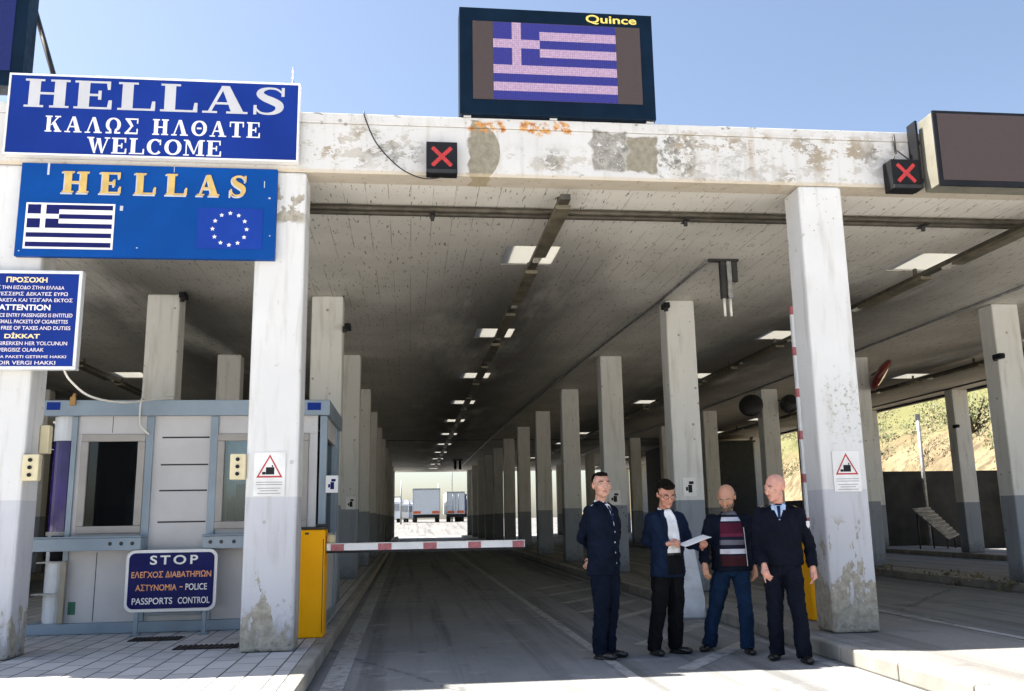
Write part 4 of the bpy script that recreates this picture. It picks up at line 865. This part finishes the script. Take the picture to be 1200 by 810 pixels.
# ------------------------------------------------------------------ people
class Blob:
    """overlapping closed volumes, fused into one skin by a voxel remesh"""
    def __init__(s): s.bm = bmesh.new()
    def ell(s, c, r, T=None, rot=(0, 0, 0)):
        m_ = Matrix.Translation(c) @ Euler(rot).to_matrix().to_4x4() @ Matrix.Diagonal((*r, 1))
        bmesh.ops.create_icosphere(s.bm, subdivisions=3, radius=1, matrix=(T @ m_) if T else m_); return s
    def rings(s, L):
        n = len(L[0]); V = [[s.bm.verts.new(p) for p in r] for r in L]
        for A, B in zip(V, V[1:]):
            for j in range(n): s.bm.faces.new((A[j], A[(j+1) % n], B[(j+1) % n], B[j]))
        s.bm.faces.new(V[0][::-1]); s.bm.faces.new(V[-1]); return s
    def tube(s, pts, rad, T=None, seg=14, flat=1.0, ends=True):
        pts = [Vector(p) for p in pts]; L = []; a = None
        for i, p in enumerate(pts):
            t = (pts[min(i+1, len(pts)-1)]-pts[max(i-1, 0)]).normalized()
            if a is None: a = (Vector((1, 0, 0)) - t*t.x); a = a.normalized() if a.length > .2 else t.orthogonal().normalized()
            a = (a-t*a.dot(t)).normalized(); b = t.cross(a)
            L.append([(T @ q if T else q) for q in [p+(a*math.cos(2*math.pi*j/seg)+b*flat*math.sin(2*math.pi*j/seg))*rad[i] for j in range(seg)]])
        s.rings(L)
        if ends:
            for p, r in ((pts[0], rad[0]), (pts[-1], rad[-1])): s.ell(p, (r*.98, r*.98*min(1, flat+.1), r*.98), T)
        return s
    def loft(s, R_, seg=28, sq=2.3):
        """rings (z, cx, cy, rx, ry): rounded horizontal sections"""
        L = []
        for z, cx, cy, rx, ry in R_:
            L.append([Vector((cx+rx*math.copysign(abs(math.cos(a))**(2/sq), math.cos(a)), cy+ry*math.copysign(abs(math.sin(a))**(2/sq), math.sin(a)), z)) for a in [2*math.pi*j/seg for j in range(seg)]])
        return s.rings(L)
    def mesh(s, name, voxel, smooth=6, fold=None):
        bmesh.ops.recalc_face_normals(s.bm, faces=s.bm.faces)
        me = bpy.data.meshes.new(name); s.bm.to_mesh(me); s.bm.free(); ob = bpy.data.objects.new(name, me); COL.objects.link(ob)
        md = ob.modifiers.new('r', 'REMESH'); md.mode = 'VOXEL'; md.voxel_size = voxel; md.use_smooth_shade = True
        sm = ob.modifiers.new('s', 'SMOOTH'); sm.iterations = smooth; sm.factor = .5
        dg = bpy.context.evaluated_depsgraph_get(); dg.update()
        nm = bpy.data.meshes.new_from_object(ob.evaluated_get(dg)); bpy.data.objects.remove(ob); bpy.data.meshes.remove(me)
        if fold:
            amp, (fx, fy, fz), sd = fold
            nr = [v.normal.copy() for v in nm.vertices]
            for v, n in zip(nm.vertices, nr):
                q = Vector((v.co.x*fx+sd, v.co.y*fy, v.co.z*fz+v.co.x*3))
                d = noise.noise(q)*amp + ((1-abs(noise.noise(q*1.7+Vector((7, 3, 1)))))**6-.3)*amp*.9 + ((1-abs(noise.noise(Vector((q.x*2.2, q.y*2.2, q.z*4.2)))))**6-.3)*amp*.28
                v.co = v.co + n*d
        for f in nm.polygons: f.use_smooth = True
        nm.name = name; return nm
def link(name, me, mat, parent=None, loc=None):
    ob = bpy.data.objects.new(name, me); COL.objects.link(ob); me.materials.clear(); me.materials.append(mat)
    if parent: ob.parent = parent
    return ob
def cloth(name, c, rough=.85, weave=.25):
    g = G(name); p = g.pos(); n = g.noise(p, 6., 4.); n2 = g.noise(p, 420., 2.)
    g.bump(n2, weave, .0015); return g.out(g.mix(g.mr(n, .3, .7), V3(c, .8), V3(c, 1.25)), rough, 0., .12)
def skinmat(name, c):
    g = G(name); p = g.pos(); n = g.noise(p, 26., 4.); g.b.inputs['Subsurface Weight'].default_value = .12; g.b.inputs['Subsurface Radius'].default_value = (.012, .004, .002); g.b.inputs['Subsurface Scale'].default_value = 1.
    g.bump(g.noise(p, 220., 2.), .15, .001)
    return g.out(g.mix(g.mr(n, .3, .7), V3(c, .86), (min(1, c[0]*1.1), c[1]*.94, c[2]*.9)), .5)
def drape(rows, tree, off, name, mat, parent, nu=9, thick=.003, bands=None, dz=.012):
    """a piece of cloth lying on the front of what tree holds: rows (z, x left, x right) from top to bottom"""
    bm = bmesh.new(); zs = []
    for (z0, a0, b0), (z1, a1, b1) in zip(rows, rows[1:]):
        n = max(1, int(abs(z0-z1)/dz))
        for i in range(n): u = i/n; zs.append((z0+(z1-z0)*u, a0+(a1-a0)*u, b0+(b1-b0)*u))
    zs.append(rows[-1]); Gd = []
    for z, a, b in zs:
        r_ = []
        for i in range(nu+1):
            x = a+(b-a)*i/nu; h = tree.ray_cast(Vector((x, -1.5, z)), Vector((0, 1, 0)))
            r_.append(bm.verts.new((x, h[0].y-off, z)) if h[0] else None)
        Gd.append(r_)
    mats = []
    for j in range(len(Gd)-1):
        for i in range(nu):
            q = (Gd[j][i], Gd[j+1][i], Gd[j+1][i+1], Gd[j][i+1])
            if all(q) and max(v.co.y for v in q)-min(v.co.y for v in q) < .07:
                f = bm.faces.new(q); f.smooth = True
                if bands:
                    zc = (zs[j][0]+zs[j+1][0])/2
                    f.material_index = next((k for k, (zt, _) in enumerate(bands) if zc > zt), len(bands)-1)
    bmesh.ops.delete(bm, geom=[v for v in bm.verts if not v.link_faces], context='VERTS')
    me = bpy.data.meshes.new(name); bm.to_mesh(me); bm.free(); ob = bpy.data.objects.new(name, me); COL.objects.link(ob)
    for q in ([b[1] for b in bands] if bands else [mat]): me.materials.append(q)
    ob.parent = parent; so_ = ob.modifiers.new('solid', 'SOLIDIFY'); so_.thickness = thick; so_.offset = 0
    return ob
def hand(B, w, d, n, curl, sgn, spread=.35, thumb=.5, point=False):
    """palm, four bent fingers of different lengths and a thumb; d fingers' direction, n palm's facing, sgn side of the thumb"""
    w, d, n = Vector(w), Vector(d).normalized(), Vector(n); n = (n-d*n.dot(d)).normalized(); l = d.cross(n).normalized()*sgn
    B.tube([w-d*.02, w+d*.03, w+d*.085], [.026, .031, .033], None, 12, .5)
    for i, (ln, o) in enumerate(((.070, .030), (.080, .011), (.074, -.010), (.058, -.029))):
        p = w+d*.083+l*o; c = curl*(1.+.08*i); dd = (d+l*o*spread*6).normalized()
        if point and i == 0: c = curl*.15
        P = [p-d*.02, p]; ang = 0
        for k, f in enumerate((.45, .32, .25)):
            ang += c*(.7, 1.1, .7)[k]; P.append(P[-1]+(dd*math.cos(ang)+n*math.sin(ang))*ln*f)
        B.tube(P, [.0095, .0095, .0088, .0082, .0072], None, 8)
    p = w+d*.022+l*.024; q = (d*.65+l*.75+n*.25).normalized()
    B.tube([w+d*.01+l*.012, p+q*.012, p+q*.04, p+q*.04+(d*.9+n*thumb).normalized()*.030], [.014, .0125, .0105, .0085], None, 8)
def person(loc, yaw, sc, label, sk, J, hy, hp, feet, cut, top, seed, extras, hr=0.):
    """J: elbows and wrists in scene coordinates; hy, hp turn and tilt of the head; feet in scene coordinates with heading"""
    Rz = Matrix.Rotation(yaw, 4, 'Z'); W = Matrix.Translation(loc) @ Rz; Wi = W.inverted()
    lo = lambda p: Wi @ Vector(p); ld = lambda v: (Wi.to_3x3() @ Vector(v)).normalized()
    k = sc; hipz = .90*k; sh = Vector((.178*k*top.get('wide', 1), .01, 1.405*k)); HT = Matrix.Translation((0, .0, 1.528*k)) @ Euler((hp, hr, hy)).to_matrix().to_4x4() @ Matrix.Diagonal((1.16*k**.5, 1.13*k**.5, 1.10*k**.5, 1))
    B = Blob()
    # head, built about the top of the neck
    B.ell((0, .018, .145), (.076, .096, .090), HT); B.ell((0, -.022, .105), (.064, .078, .098), HT); B.ell((0, -.036, .050), (.052, .056, .046), HT); B.ell((0, -.072, .028), (.026, .024, .022), HT)
    B.ell((0, -.088, .148), (.050, .014, .011), HT); B.tube([(0, -.095, .135), (0, -.112, .105), (0, -.117, .090)], [.009, .012, .015], HT, 10); B.ell((0, -.096, .060), (.024, .010, .007), HT)
    for s_ in (-1, 1):
        B.ell((.0745*s_, .012, .110), (.010, .020, .030), HT, (0, .15*s_, .35*s_)); B.ell((.045*s_, -.066, .095), (.020, .018, .018), HT)
    B.tube([(0, .035, 1.40*k), (0, .022, 1.50*k), HT @ Vector((0, .012, .055))], [.066*k, .056*k, .056*k])
    # trunk and limbs under the clothes
    B.loft([(.86*k, 0, 0, .13, .085), (1.0*k, 0, 0, .125, .08), (1.2*k, 0, 0, .14, .085), (1.36*k, 0, .005, .15, .08), (1.45*k, 0, .015, .09, .055)])
    A = {}
    for sd, s_ in (('a', -1), ('b', 1)):
        e, w = lo(J['e'+sd]), lo(J['w'+sd]); S0 = Vector((sh.x*s_, sh.y, sh.z)); A[sd] = (S0, e, w)
        B.tube([S0-Vector((.04*s_, 0, .0)), e, w], [.042, .034, .026]); f, fyaw = feet[sd]; an = lo((*f, .10)); A['f'+sd] = (an, fyaw)
        hip = Vector((.085*s_, 0, hipz)); kn = hip.lerp(an, .48)+Vector((0, -.03, 0)); A['l'+sd] = (hip, kn, an); B.tube([hip, kn, an, an-Vector((0, 0, .05))], [.07, .05, .038, .036])
        hand(B, w, ld(J['d'+sd]), ld(J['n'+sd]), J['c'+sd], J['t'+sd], point=J.get('p'+sd, False))
    body = link('person', B.mesh('person', .0058, 3), sk); body.matrix_world = W; tag(body, label, 'person')
    # trousers
    B = Blob(); wv = top.get('belly', 1.)
    B.loft([(.80*k, 0, .005, .145, .105), (.88*k, 0, .005, .168, .12), (.97*k, 0, .0, .163*wv**.5, .115*wv), (1.03*k, 0, 0, .158*wv**.5, .11*wv)])
    for sd in 'ab':
        hip, kn, an = A['l'+sd]; q = an-Vector((0, 0, .055))
        B.tube([hip+Vector((0, 0, -.02)), hip.lerp(kn, .5), kn, kn.lerp(an, .55), q], [.098, .088, .073, .068, .066*top.get('hem', 1)], None, 16, 1.08, ends=False)
    tr = link('trousers', B.mesh('trousers', .0085, 6, (.013, (9, 9, 5), seed)), cut, body)
    for sd in 'ab':
        an, fy = A['f'+sd]; r_ = Matrix.Translation((an.x, an.y, 0)) @ Matrix.Rotation(fy-yaw, 4, 'Z') @ Matrix.Diagonal((.94, .92, .96, 1))
        B = Blob(); B.ell((0, .0, .055), (.042, .055, .055), r_); B.ell((0, -.10, .038), (.046, .105, .036), r_); B.ell((0, -.15, .034), (.044, .062, .030), r_); B.ell((0, -.06, .012), (.046, .135, .014), r_); B.ell((0, .03, .014), (.038, .045, .014), r_)
        link('shoe', B.mesh('shoe', .006, 3), extras['shoe'], body)
    # jacket or sweater
    B = Blob(); hz_, wd_ = top['hem_z']*k, top.get('wide', 1.); bl = wv
    B.loft([(hz_, 0, .0, .185*wd_*top.get('skirt', 1), .130*bl), (hz_+.10, 0, 0, .182*wd_, .132*bl), (1.06*k, 0, -.004*bl, .176*wd_, .128*bl), (1.22*k, 0, 0, .192*wd_, .130*bl**.5), (1.34*k, 0, .005, .196*wd_, .118), (1.405*k, 0, .012, .182*wd_, .098), (1.44*k, 0, .018, .135, .082), (1.468*k, 0, .02, .088, .070), (1.492*k, 0, .022, .070, .066)])
    for sd, s_ in (('a', -1), ('b', 1)):
        S0, e, w = A[sd]; u = (w-e).normalized(); ww = w-u*.012
        B.tube([S0+Vector((-.05*s_, 0, .0)), S0, S0.lerp(e, .5), e, e.lerp(ww, .5), ww], [.060, .066, .062, .056, .050, .045], None, 16, 1., ends=False); B.ell(S0-Vector((.012*s_, 0, .004)), (.064, .066, .064)); B.ell(e, (.056,)*3)
    jm = B.mesh('jacket', .0085, 9, (.013, (7, 7, 6), seed+3)); jk = link(top.get('name', 'jacket'), jm, top['mat'], body)
    tree = BVHTree.FromPolygons([v.co for v in jm.vertices], [tuple(p.vertices) for p in jm.polygons])
    bt = BVHTree.FromPolygons([v.co for v in body.data.vertices], [tuple(p.vertices) for p in body.data.polygons])
    # features
    for s_ in (-1, 1):
        mb = MB(); mb.ico((0, 0, 0), .0095); e_ = mb.build('eye', M_eye, None, org=(0, 0, 0)); mb = MB(); mb.ico((0, -.0048, 0), .0062); ir = mb.build('iris', M_iris, None, org=(0, 0, 0)); ir.parent = e_
        e_.matrix_world = HT @ Matrix.Translation((.031*s_, -.0895, .128)) @ Matrix.Diagonal((1.25, 1, .55, 1)); e_.parent = body
        mb = MB(); mb.tube([(.014*s_, -.100, .146), (.032*s_, -.101, .152), (.052*s_, -.086, .145)], [.003, .005, .002], 6); e_ = mb.build('eyebrow', extras['brow'], None, org=(0, 0, 0)); e_.matrix_world = HT; e_.parent = body
    mb = MB(); mb.tube([(-.023, -.1005, .0595), (-.008, -.1075, .0615), (.008, -.1075, .0615), (.023, -.1005, .0595)], [.002, .0045, .0045, .002], 6); e_ = mb.build('lips', M_lip, None, org=(0, 0, 0)); e_.matrix_world = HT; e_.parent = body
    return body, jk, tree, HT, A, k
def hair(body, HT, vols, mat, fold=.006, name='hair', voxel=.005):
    B = Blob()
    for c, r in vols: B.ell(c, r, HT)
    return link(name, B.mesh(name, voxel, 2, (fold, (70, 70, 45), 1)), mat, body)
def collar(body, k, mat, r=.062, h=.035, z=1.485, open_=.35):
    mb = MB(); n = 20; A = [R(-90)+open_+(2*math.pi-2*open_)*i/n for i in range(n+1)]
    L = lambda rr, zz, q: Vector((rr*math.cos(q), .018+rr*math.sin(q)*1.02, zz-.018*(1-math.sin(q))*.8))
    for a, b in zip(A, A[1:]):
        mb.hexa([L(r+.012, z*k-.012, a), L(r+.012, z*k-.012, b), L(r+.006, z*k-.012, b), L(r+.006, z*k-.012, a), L(r, z*k+h, a), L(r, z*k+h, b), L(r-.005, z*k+h, b), L(r-.005, z*k+h, a)])
    o = mb.build('collar', mat, None, org=(0, 0, 0)); o.parent = body; return o
M_eye = M('eye_white', (.62, .60, .57), .2, var=.02); M_iris = M('iris_dark', (.02, .012, .008), .15); M_lip = M('lips', (.42, .20, .15), .5, var=.05)
M_navy = cloth('navy_wool', (.0045, .008, .020)); M_navy2 = cloth('navy_uniform_trousers', (.0045, .0065, .014)); M_suit = cloth('blue_suit', (.0045, .011, .030)); M_jacket3 = cloth('navy_canvas_jacket', (.005, .008, .018)); M_jean = cloth('blue_jeans', (.006, .019, .050)); M_blk = cloth('black_trousers', (.0045, .005, .007))
M_swtr = cloth('police_sweater', (.004, .0055, .012)); M_shirt = cloth('white_shirt', (.75, .77, .80), .8, .05); M_lblue = cloth('pale_blue_shirt', (.42, .56, .74), .8, .05); M_tie = cloth('navy_tie', (.012, .02, .07)); M_shoe = M('black_leather', (.010, .010, .011), .3, var=.2)
M_hair = M('dark_hair', (.006, .0045, .0035), .75, var=.3, sc=60, spec=.1); M_hgrey = M('greying_hair', (.12, .085, .06), .7, var=.4, sc=60); M_silver = M('badge_silver', (.65, .65, .68), .4); M_goldb = M('badge_gold', (.65, .45, .12), .4)
SK1, SK2, SK3, SK4 = skinmat('skin_fair', (.56, .33, .25)), skinmat('skin_ruddy', (.52, .27, .19)), skinmat('skin_tan', (.52, .29, .19)), skinmat('skin_pink', (.60, .33, .26))
DN = (0, 0, -1)
# first officer: three-quarter turn, hands behind the back
p, jk, tr, HT, A, k = person((1.92, 8.93, 0), R(42), 1.0, 'young officer in dark navy uniform, hands behind his back, looking ahead', SK1,
    dict(ea=(1.725, 9.04, 1.14), wa=(1.94, 9.21, 1.0), eb=(2.11, 9.20, 1.14), wb=(1.87, 9.21, .93), da=(.9, .1, -.15), db=(-.5, .1, -.6), na=(.3, 1, 0), nb=(.3, 1, 0), ca=.5, cb=.5, ta=1, tb=-1), R(-36), R(-1),
    dict(a=((1.83, 8.87), R(48)), b=((1.95, 8.99), R(62))), M_navy, dict(mat=M_navy, hem_z=.79, skirt=1.02), 1., dict(shoe=M_shoe, brow=M_hair))
hair(p, HT, [((0, .034, .160), (.0775, .086, .084)), ((0, -.012, .214), (.054, .060, .024)), ((-.060, .025, .135), (.018, .04, .04)), ((.060, .025, .135), (.018, .04, .04))], M_hair, .004)
drape([(1.475, -.028, .028), (1.44, -.042, .046), (1.36, -.022, .026), (1.25, -.002, .004)], tr, .006, 'shirt', M_shirt, p, 8)
drape([(1.455, -.014, .016), (1.42, -.012, .014), (1.30, -.012, .012)], tr, .011, 'tie', M_tie, p, 4)
drape([(1.46, -.065, -.03), (1.38, -.075, -.018), (1.24, -.03, .0)], tr, .010, 'lapel', M_navy, p, 5); drape([(1.46, .03, .065), (1.38, .02, .075), (1.24, .002, .03)], tr, .010, 'lapel', M_navy, p, 5)
collar(p, k, M_shirt)
for zb in (1.20, 1.10, 1.00, .90):
    h_ = tr.ray_cast(Vector((.012, -1.5, zb)), Vector((0, 1, 0)))
    if h_[0]: mb = MB(); mb.ico(h_[0], (.009, .005, .009)); e_ = mb.build('button', M_silver, None, org=(0, 0, 0)); e_.parent = p
drape([(1.235, -.002, .002), (.80, -.0, .004)], tr, .003, 'front_edge', M_blk, p, 2, .003)
for a_ in (-.12, .055): drape([(1.0, a_, a_+.075), (.955, a_, a_+.075)], tr, .007, 'pocket_flap', M_navy, p, 5, .006)
for s_ in (-1, 1): mb = MB(); mb.box(-.055, .055, -.025, .025, 0, .008); e_ = mb.build('epaulette', M_navy if s_ > 0 else M_navy, None, org=(0, 0, 0)); e_.location = (.135*s_, .012, 1.466); e_.rotation_euler = (0, .38*s_, 0); e_.parent = p; mb = MB(); mb.box(-.045, .0, -.017, .017, .0085, .012); b_ = mb.build('badge', M_silver, None, org=(0, 0, 0)); b_.parent = e_; b_.location = (.02*s_, 0, 0)
# man with glasses reading
p, jk, tr, HT, A, k = person((2.575, 8.97, 0), R(24), .945, 'man in blue suit and white shirt with glasses, reading and holding papers', SK2,
    dict(ea=(2.39, 9.03, 1.10), wa=(2.545, 8.79, 1.075), eb=(2.83, 9.02, 1.07), wb=(2.885, 8.80, 1.045), da=(.85, -.35, .02), db=(.05, -.9, .25), na=(-.1, .6, -.25), nb=(-.85, -.1, .25), ca=1.05, cb=.75, ta=1, tb=1), R(-20), R(22),
    dict(a=((2.415, 9.04), R(12)), b=((2.645, 9.10), R(48))), M_blk, dict(mat=M_suit, hem_z=.80, skirt=1.06), 2.3, dict(shoe=M_shoe, brow=M_hair))
hair(p, HT, [((0, .036, .168), (.080, .088, .086)), ((0, -.035, .212), (.064, .058, .032)), ((-.064, .03, .135), (.018, .045, .045)), ((.064, .03, .135), (.018, .045, .045))], M_hair, .005)
drape([(1.44, -.04, .04), (1.40, -.075, .06), (1.25, -.092, .060), (1.05, -.10, .066), (.985, -.102, .068)], tr, .006, 'shirt', M_shirt, p, 10)
drape([(.984, -.102, .068), (.955, -.102, .068)], tr, .010, 'belt', M_shoe, p, 10); drape([(.954, -.095, .088), (.78, -.10, .095)], tr, .005, 'trouser_front', M_blk, p, 8)
drape([(1.44, -.075, -.037), (1.36, -.118, -.07), (1.22, -.128, -.08), (1.10, -.098, -.088)], tr, .012, 'lapel', M_suit, p, 5); drape([(1.44, .037, .075), (1.36, .056, .105), (1.22, .056, .112), (1.10, .062, .076)], tr, .012, 'lapel', M_suit, p, 5)
collar(p, k, M_shirt, .062, .03)
mb = MB()
for s_ in (-1, 1):
    cx = .033*s_; mb.tube([(cx+.026*math.cos(a), -.108+.006*abs(math.cos(a)), .126+.018*math.sin(a)) for a in [2*math.pi*i/16 for i in range(17)]], .0022, 6, caps=False); mb.tube([(cx+.026*s_, -.103, .13), (.080*s_, -.01, .128)], .002, 6)
mb.tube([(-.008, -.109, .128), (.008, -.109, .128)], .002, 6); e_ = mb.build('glasses', M_black, None, org=(0, 0, 0)); e_.matrix_world = HT; e_.parent = p
# bearded man in the striped sweater
M_j3 = M_jacket3
p, jk, tr, HT, A, k = person((3.265, 9.05, 0), R(-10), .925, 'balding bearded man in striped sweater, open navy jacket and blue jeans', SK3,
    dict(ea=(2.985, 9.06, 1.04), wa=(2.945, 8.93, .865), eb=(3.485, 9.10, 1.03), wb=(3.48, 9.0, .83), da=(.0, -.25, -.95), db=(0, -.2, -.95), na=(.8, .4, 0), nb=(-.8, .4, 0), ca=.42, cb=.4, ta=-1, tb=1), R(-20), R(28),
    dict(a=((3.03, 9.20), R(-42)), b=((3.335, 8.92), R(-4))), M_jean, dict(mat=M_j3, hem_z=.86, wide=1.10, belly=1.14, skirt=1.04, hem=1.12), 4.1, dict(shoe=M_shoe, brow=M_hgrey))
hair(p, HT, [((0, .055, .115), (.079, .072, .050)), ((-.068, .03, .125), (.014, .04, .034)), ((.068, .03, .125), (.014, .04, .034)), ((0, .09, .14), (.055, .03, .05))], M_hgrey, .004)
hair(p, HT, [((0, -.045, .040), (.055, .056, .036)), ((0, -.078, .026), (.034, .028, .026)), ((-.050, -.02, .06), (.012, .03, .035)), ((.050, -.02, .06), (.012, .03, .035)), ((0, -.100, .078), (.026, .010, .006))], M_hgrey, .004, 'beard')
S_ = {q: cloth('sweater_'+q, c) for q, c in dict(grey=(.13, .13, .16), pale=(.52, .53, .60), maroon=(.075, .012, .028), wine=(.13, .02, .045), navy=(.012, .012, .026), brown=(.04, .012, .016)).items()}
bands = [(1.345, S_['grey']), (1.318, S_['navy']), (1.282, S_['pale']), (1.262, S_['navy']), (1.165, S_['maroon']), (1.130, S_['wine']), (1.095, S_['navy']), (1.045, S_['grey']), (1.005, S_['navy']), (.962, S_['pale']), (.945, S_['navy']), (.0, S_['brown'])]
drape([(1.41, -.05, .05), (1.37, -.085, .085), (1.25, -.115, .115), (1.0, -.13, .13), (.84, -.128, .128)], tr, .007, 'sweater', None, p, 14, .006, bands, .008)
drape([(1.41, -.075, -.05), (1.25, -.140, -.116), (1.0, -.155, -.131), (.82, -.15, -.129)], tr, .012, 'jacket_edge', M_j3, p, 3, .01); drape([(1.41, .05, .075), (1.25, .116, .14), (1.0, .131, .155), (.82, .129, .15)], tr, .012, 'jacket_edge', M_j3, p, 3, .01)
drape([(1.22, .118, .124), (.84, .132, .138)], tr, .019, 'zip', M_silver, p, 2, .003)
collar(p, k, M_j3, .075, .04, 1.455, .75); collar(p, k, S_['grey'], .060, .022, 1.47, .02)
# bald officer in the sweater
p, jk, tr, HT, A, k = person((3.545, 8.44, 0), R(-20), .965, 'bald officer in navy sweater with pale blue collar, looking down to one side', SK4,
    dict(ea=(3.335, 8.48, 1.05), wa=(3.315, 8.31, .875), eb=(3.825, 8.42, 1.04), wb=(3.80, 8.33, .845), da=(.0, -.4, -.85), db=(-.02, -.15, -.98), na=(.8, .5, 0), nb=(-.9, .2, 0), ca=.5, cb=.35, ta=-1, tb=1, pa=True), R(-42), R(12),
    dict(a=((3.465, 8.53), R(-38)), b=((3.635, 8.29), R(-6))), M_navy2, dict(mat=M_swtr, hem_z=.90, wide=1.06, belly=1.10, name='sweater', hem=1.05), 5.7, dict(shoe=M_shoe, brow=M_hgrey))
drape([(1.43, -.055, .055), (1.38, -.038, .038), (1.29, -.002, .004)], tr, .006, 'shirt', M_lblue, p, 8); drape([(1.425, -.016, .018), (1.39, -.014, .016), (1.30, -.010, .012)], tr, .011, 'tie', M_tie, p, 4)
drape([(1.445, -.075, -.035), (1.385, -.062, -.03)], tr, .010, 'shirt_collar', M_lblue, p, 4); drape([(1.445, .035, .075), (1.385, .03, .062)], tr, .010, 'shirt_collar', M_lblue, p, 4)
collar(p, k, M_lblue, .066, .030, 1.485)
for s_ in (-1, 1): mb = MB(); mb.box(-.06, .06, -.027, .027, 0, .008); e_ = mb.build('epaulette', M_navy, None, org=(0, 0, 0)); e_.location = (.142*s_, .012, 1.412); e_.rotation_euler = (0, .42*s_, 0); e_.parent = p; mb = MB(); mb.box(-.02, .03, -.018, .018, .0085, .012); b_ = mb.build('badge', M_goldb, None, org=(0, 0, 0)); b_.parent = e_; b_.location = (.015*s_, 0, 0)
a0 = A['b'][0].lerp(A['b'][1], .36); dr = Vector((.75, -.65, 0)).normalized(); h_ = tr.ray_cast(a0+dr*.5, -dr)
if h_[0]:
    mb = MB(); n_ = dr; s1 = Vector((0, 0, 1)).cross(n_).normalized(); c_ = h_[0]+n_*.004
    mb.prism([c_+s1*x_*.026+Vector((0, 0, z_*.034)) for x_, z_ in ((-1, 1), (1, 1), (1, -.2), (0, -1), (-1, -.2))], n_*.003); e_ = mb.build('sleeve_badge', M_silver, None, org=(0, 0, 0)); e_.parent = p
# the papers
t = MB(); c = Vector((2.79, 8.74, 1.10)); ax = Vector((.98, .05, .17)).normalized(); ay = Vector((-.1, .98, .10)).normalized(); nz = ax.cross(ay)
def pp(u, v, w=0): return c+ax*u+ay*v+nz*(w+.02*math.sin(u*9)+.03*v*v)
for i in range(8):
    for j in range(4):
        q = [(-.14+.28*i/8, -.10+.2*j/4), (-.14+.28*(i+1)/8, -.10+.2*j/4), (-.14+.28*(i+1)/8, -.10+.2*(j+1)/4), (-.14+.28*i/8, -.10+.2*(j+1)/4)]
        t.hexa([pp(*a_) for a_ in q]+[pp(*a_, .003) for a_ in q])
tag(t.build('papers', M_paper), 'white sheets of paper held out by the man with glasses', 'papers')
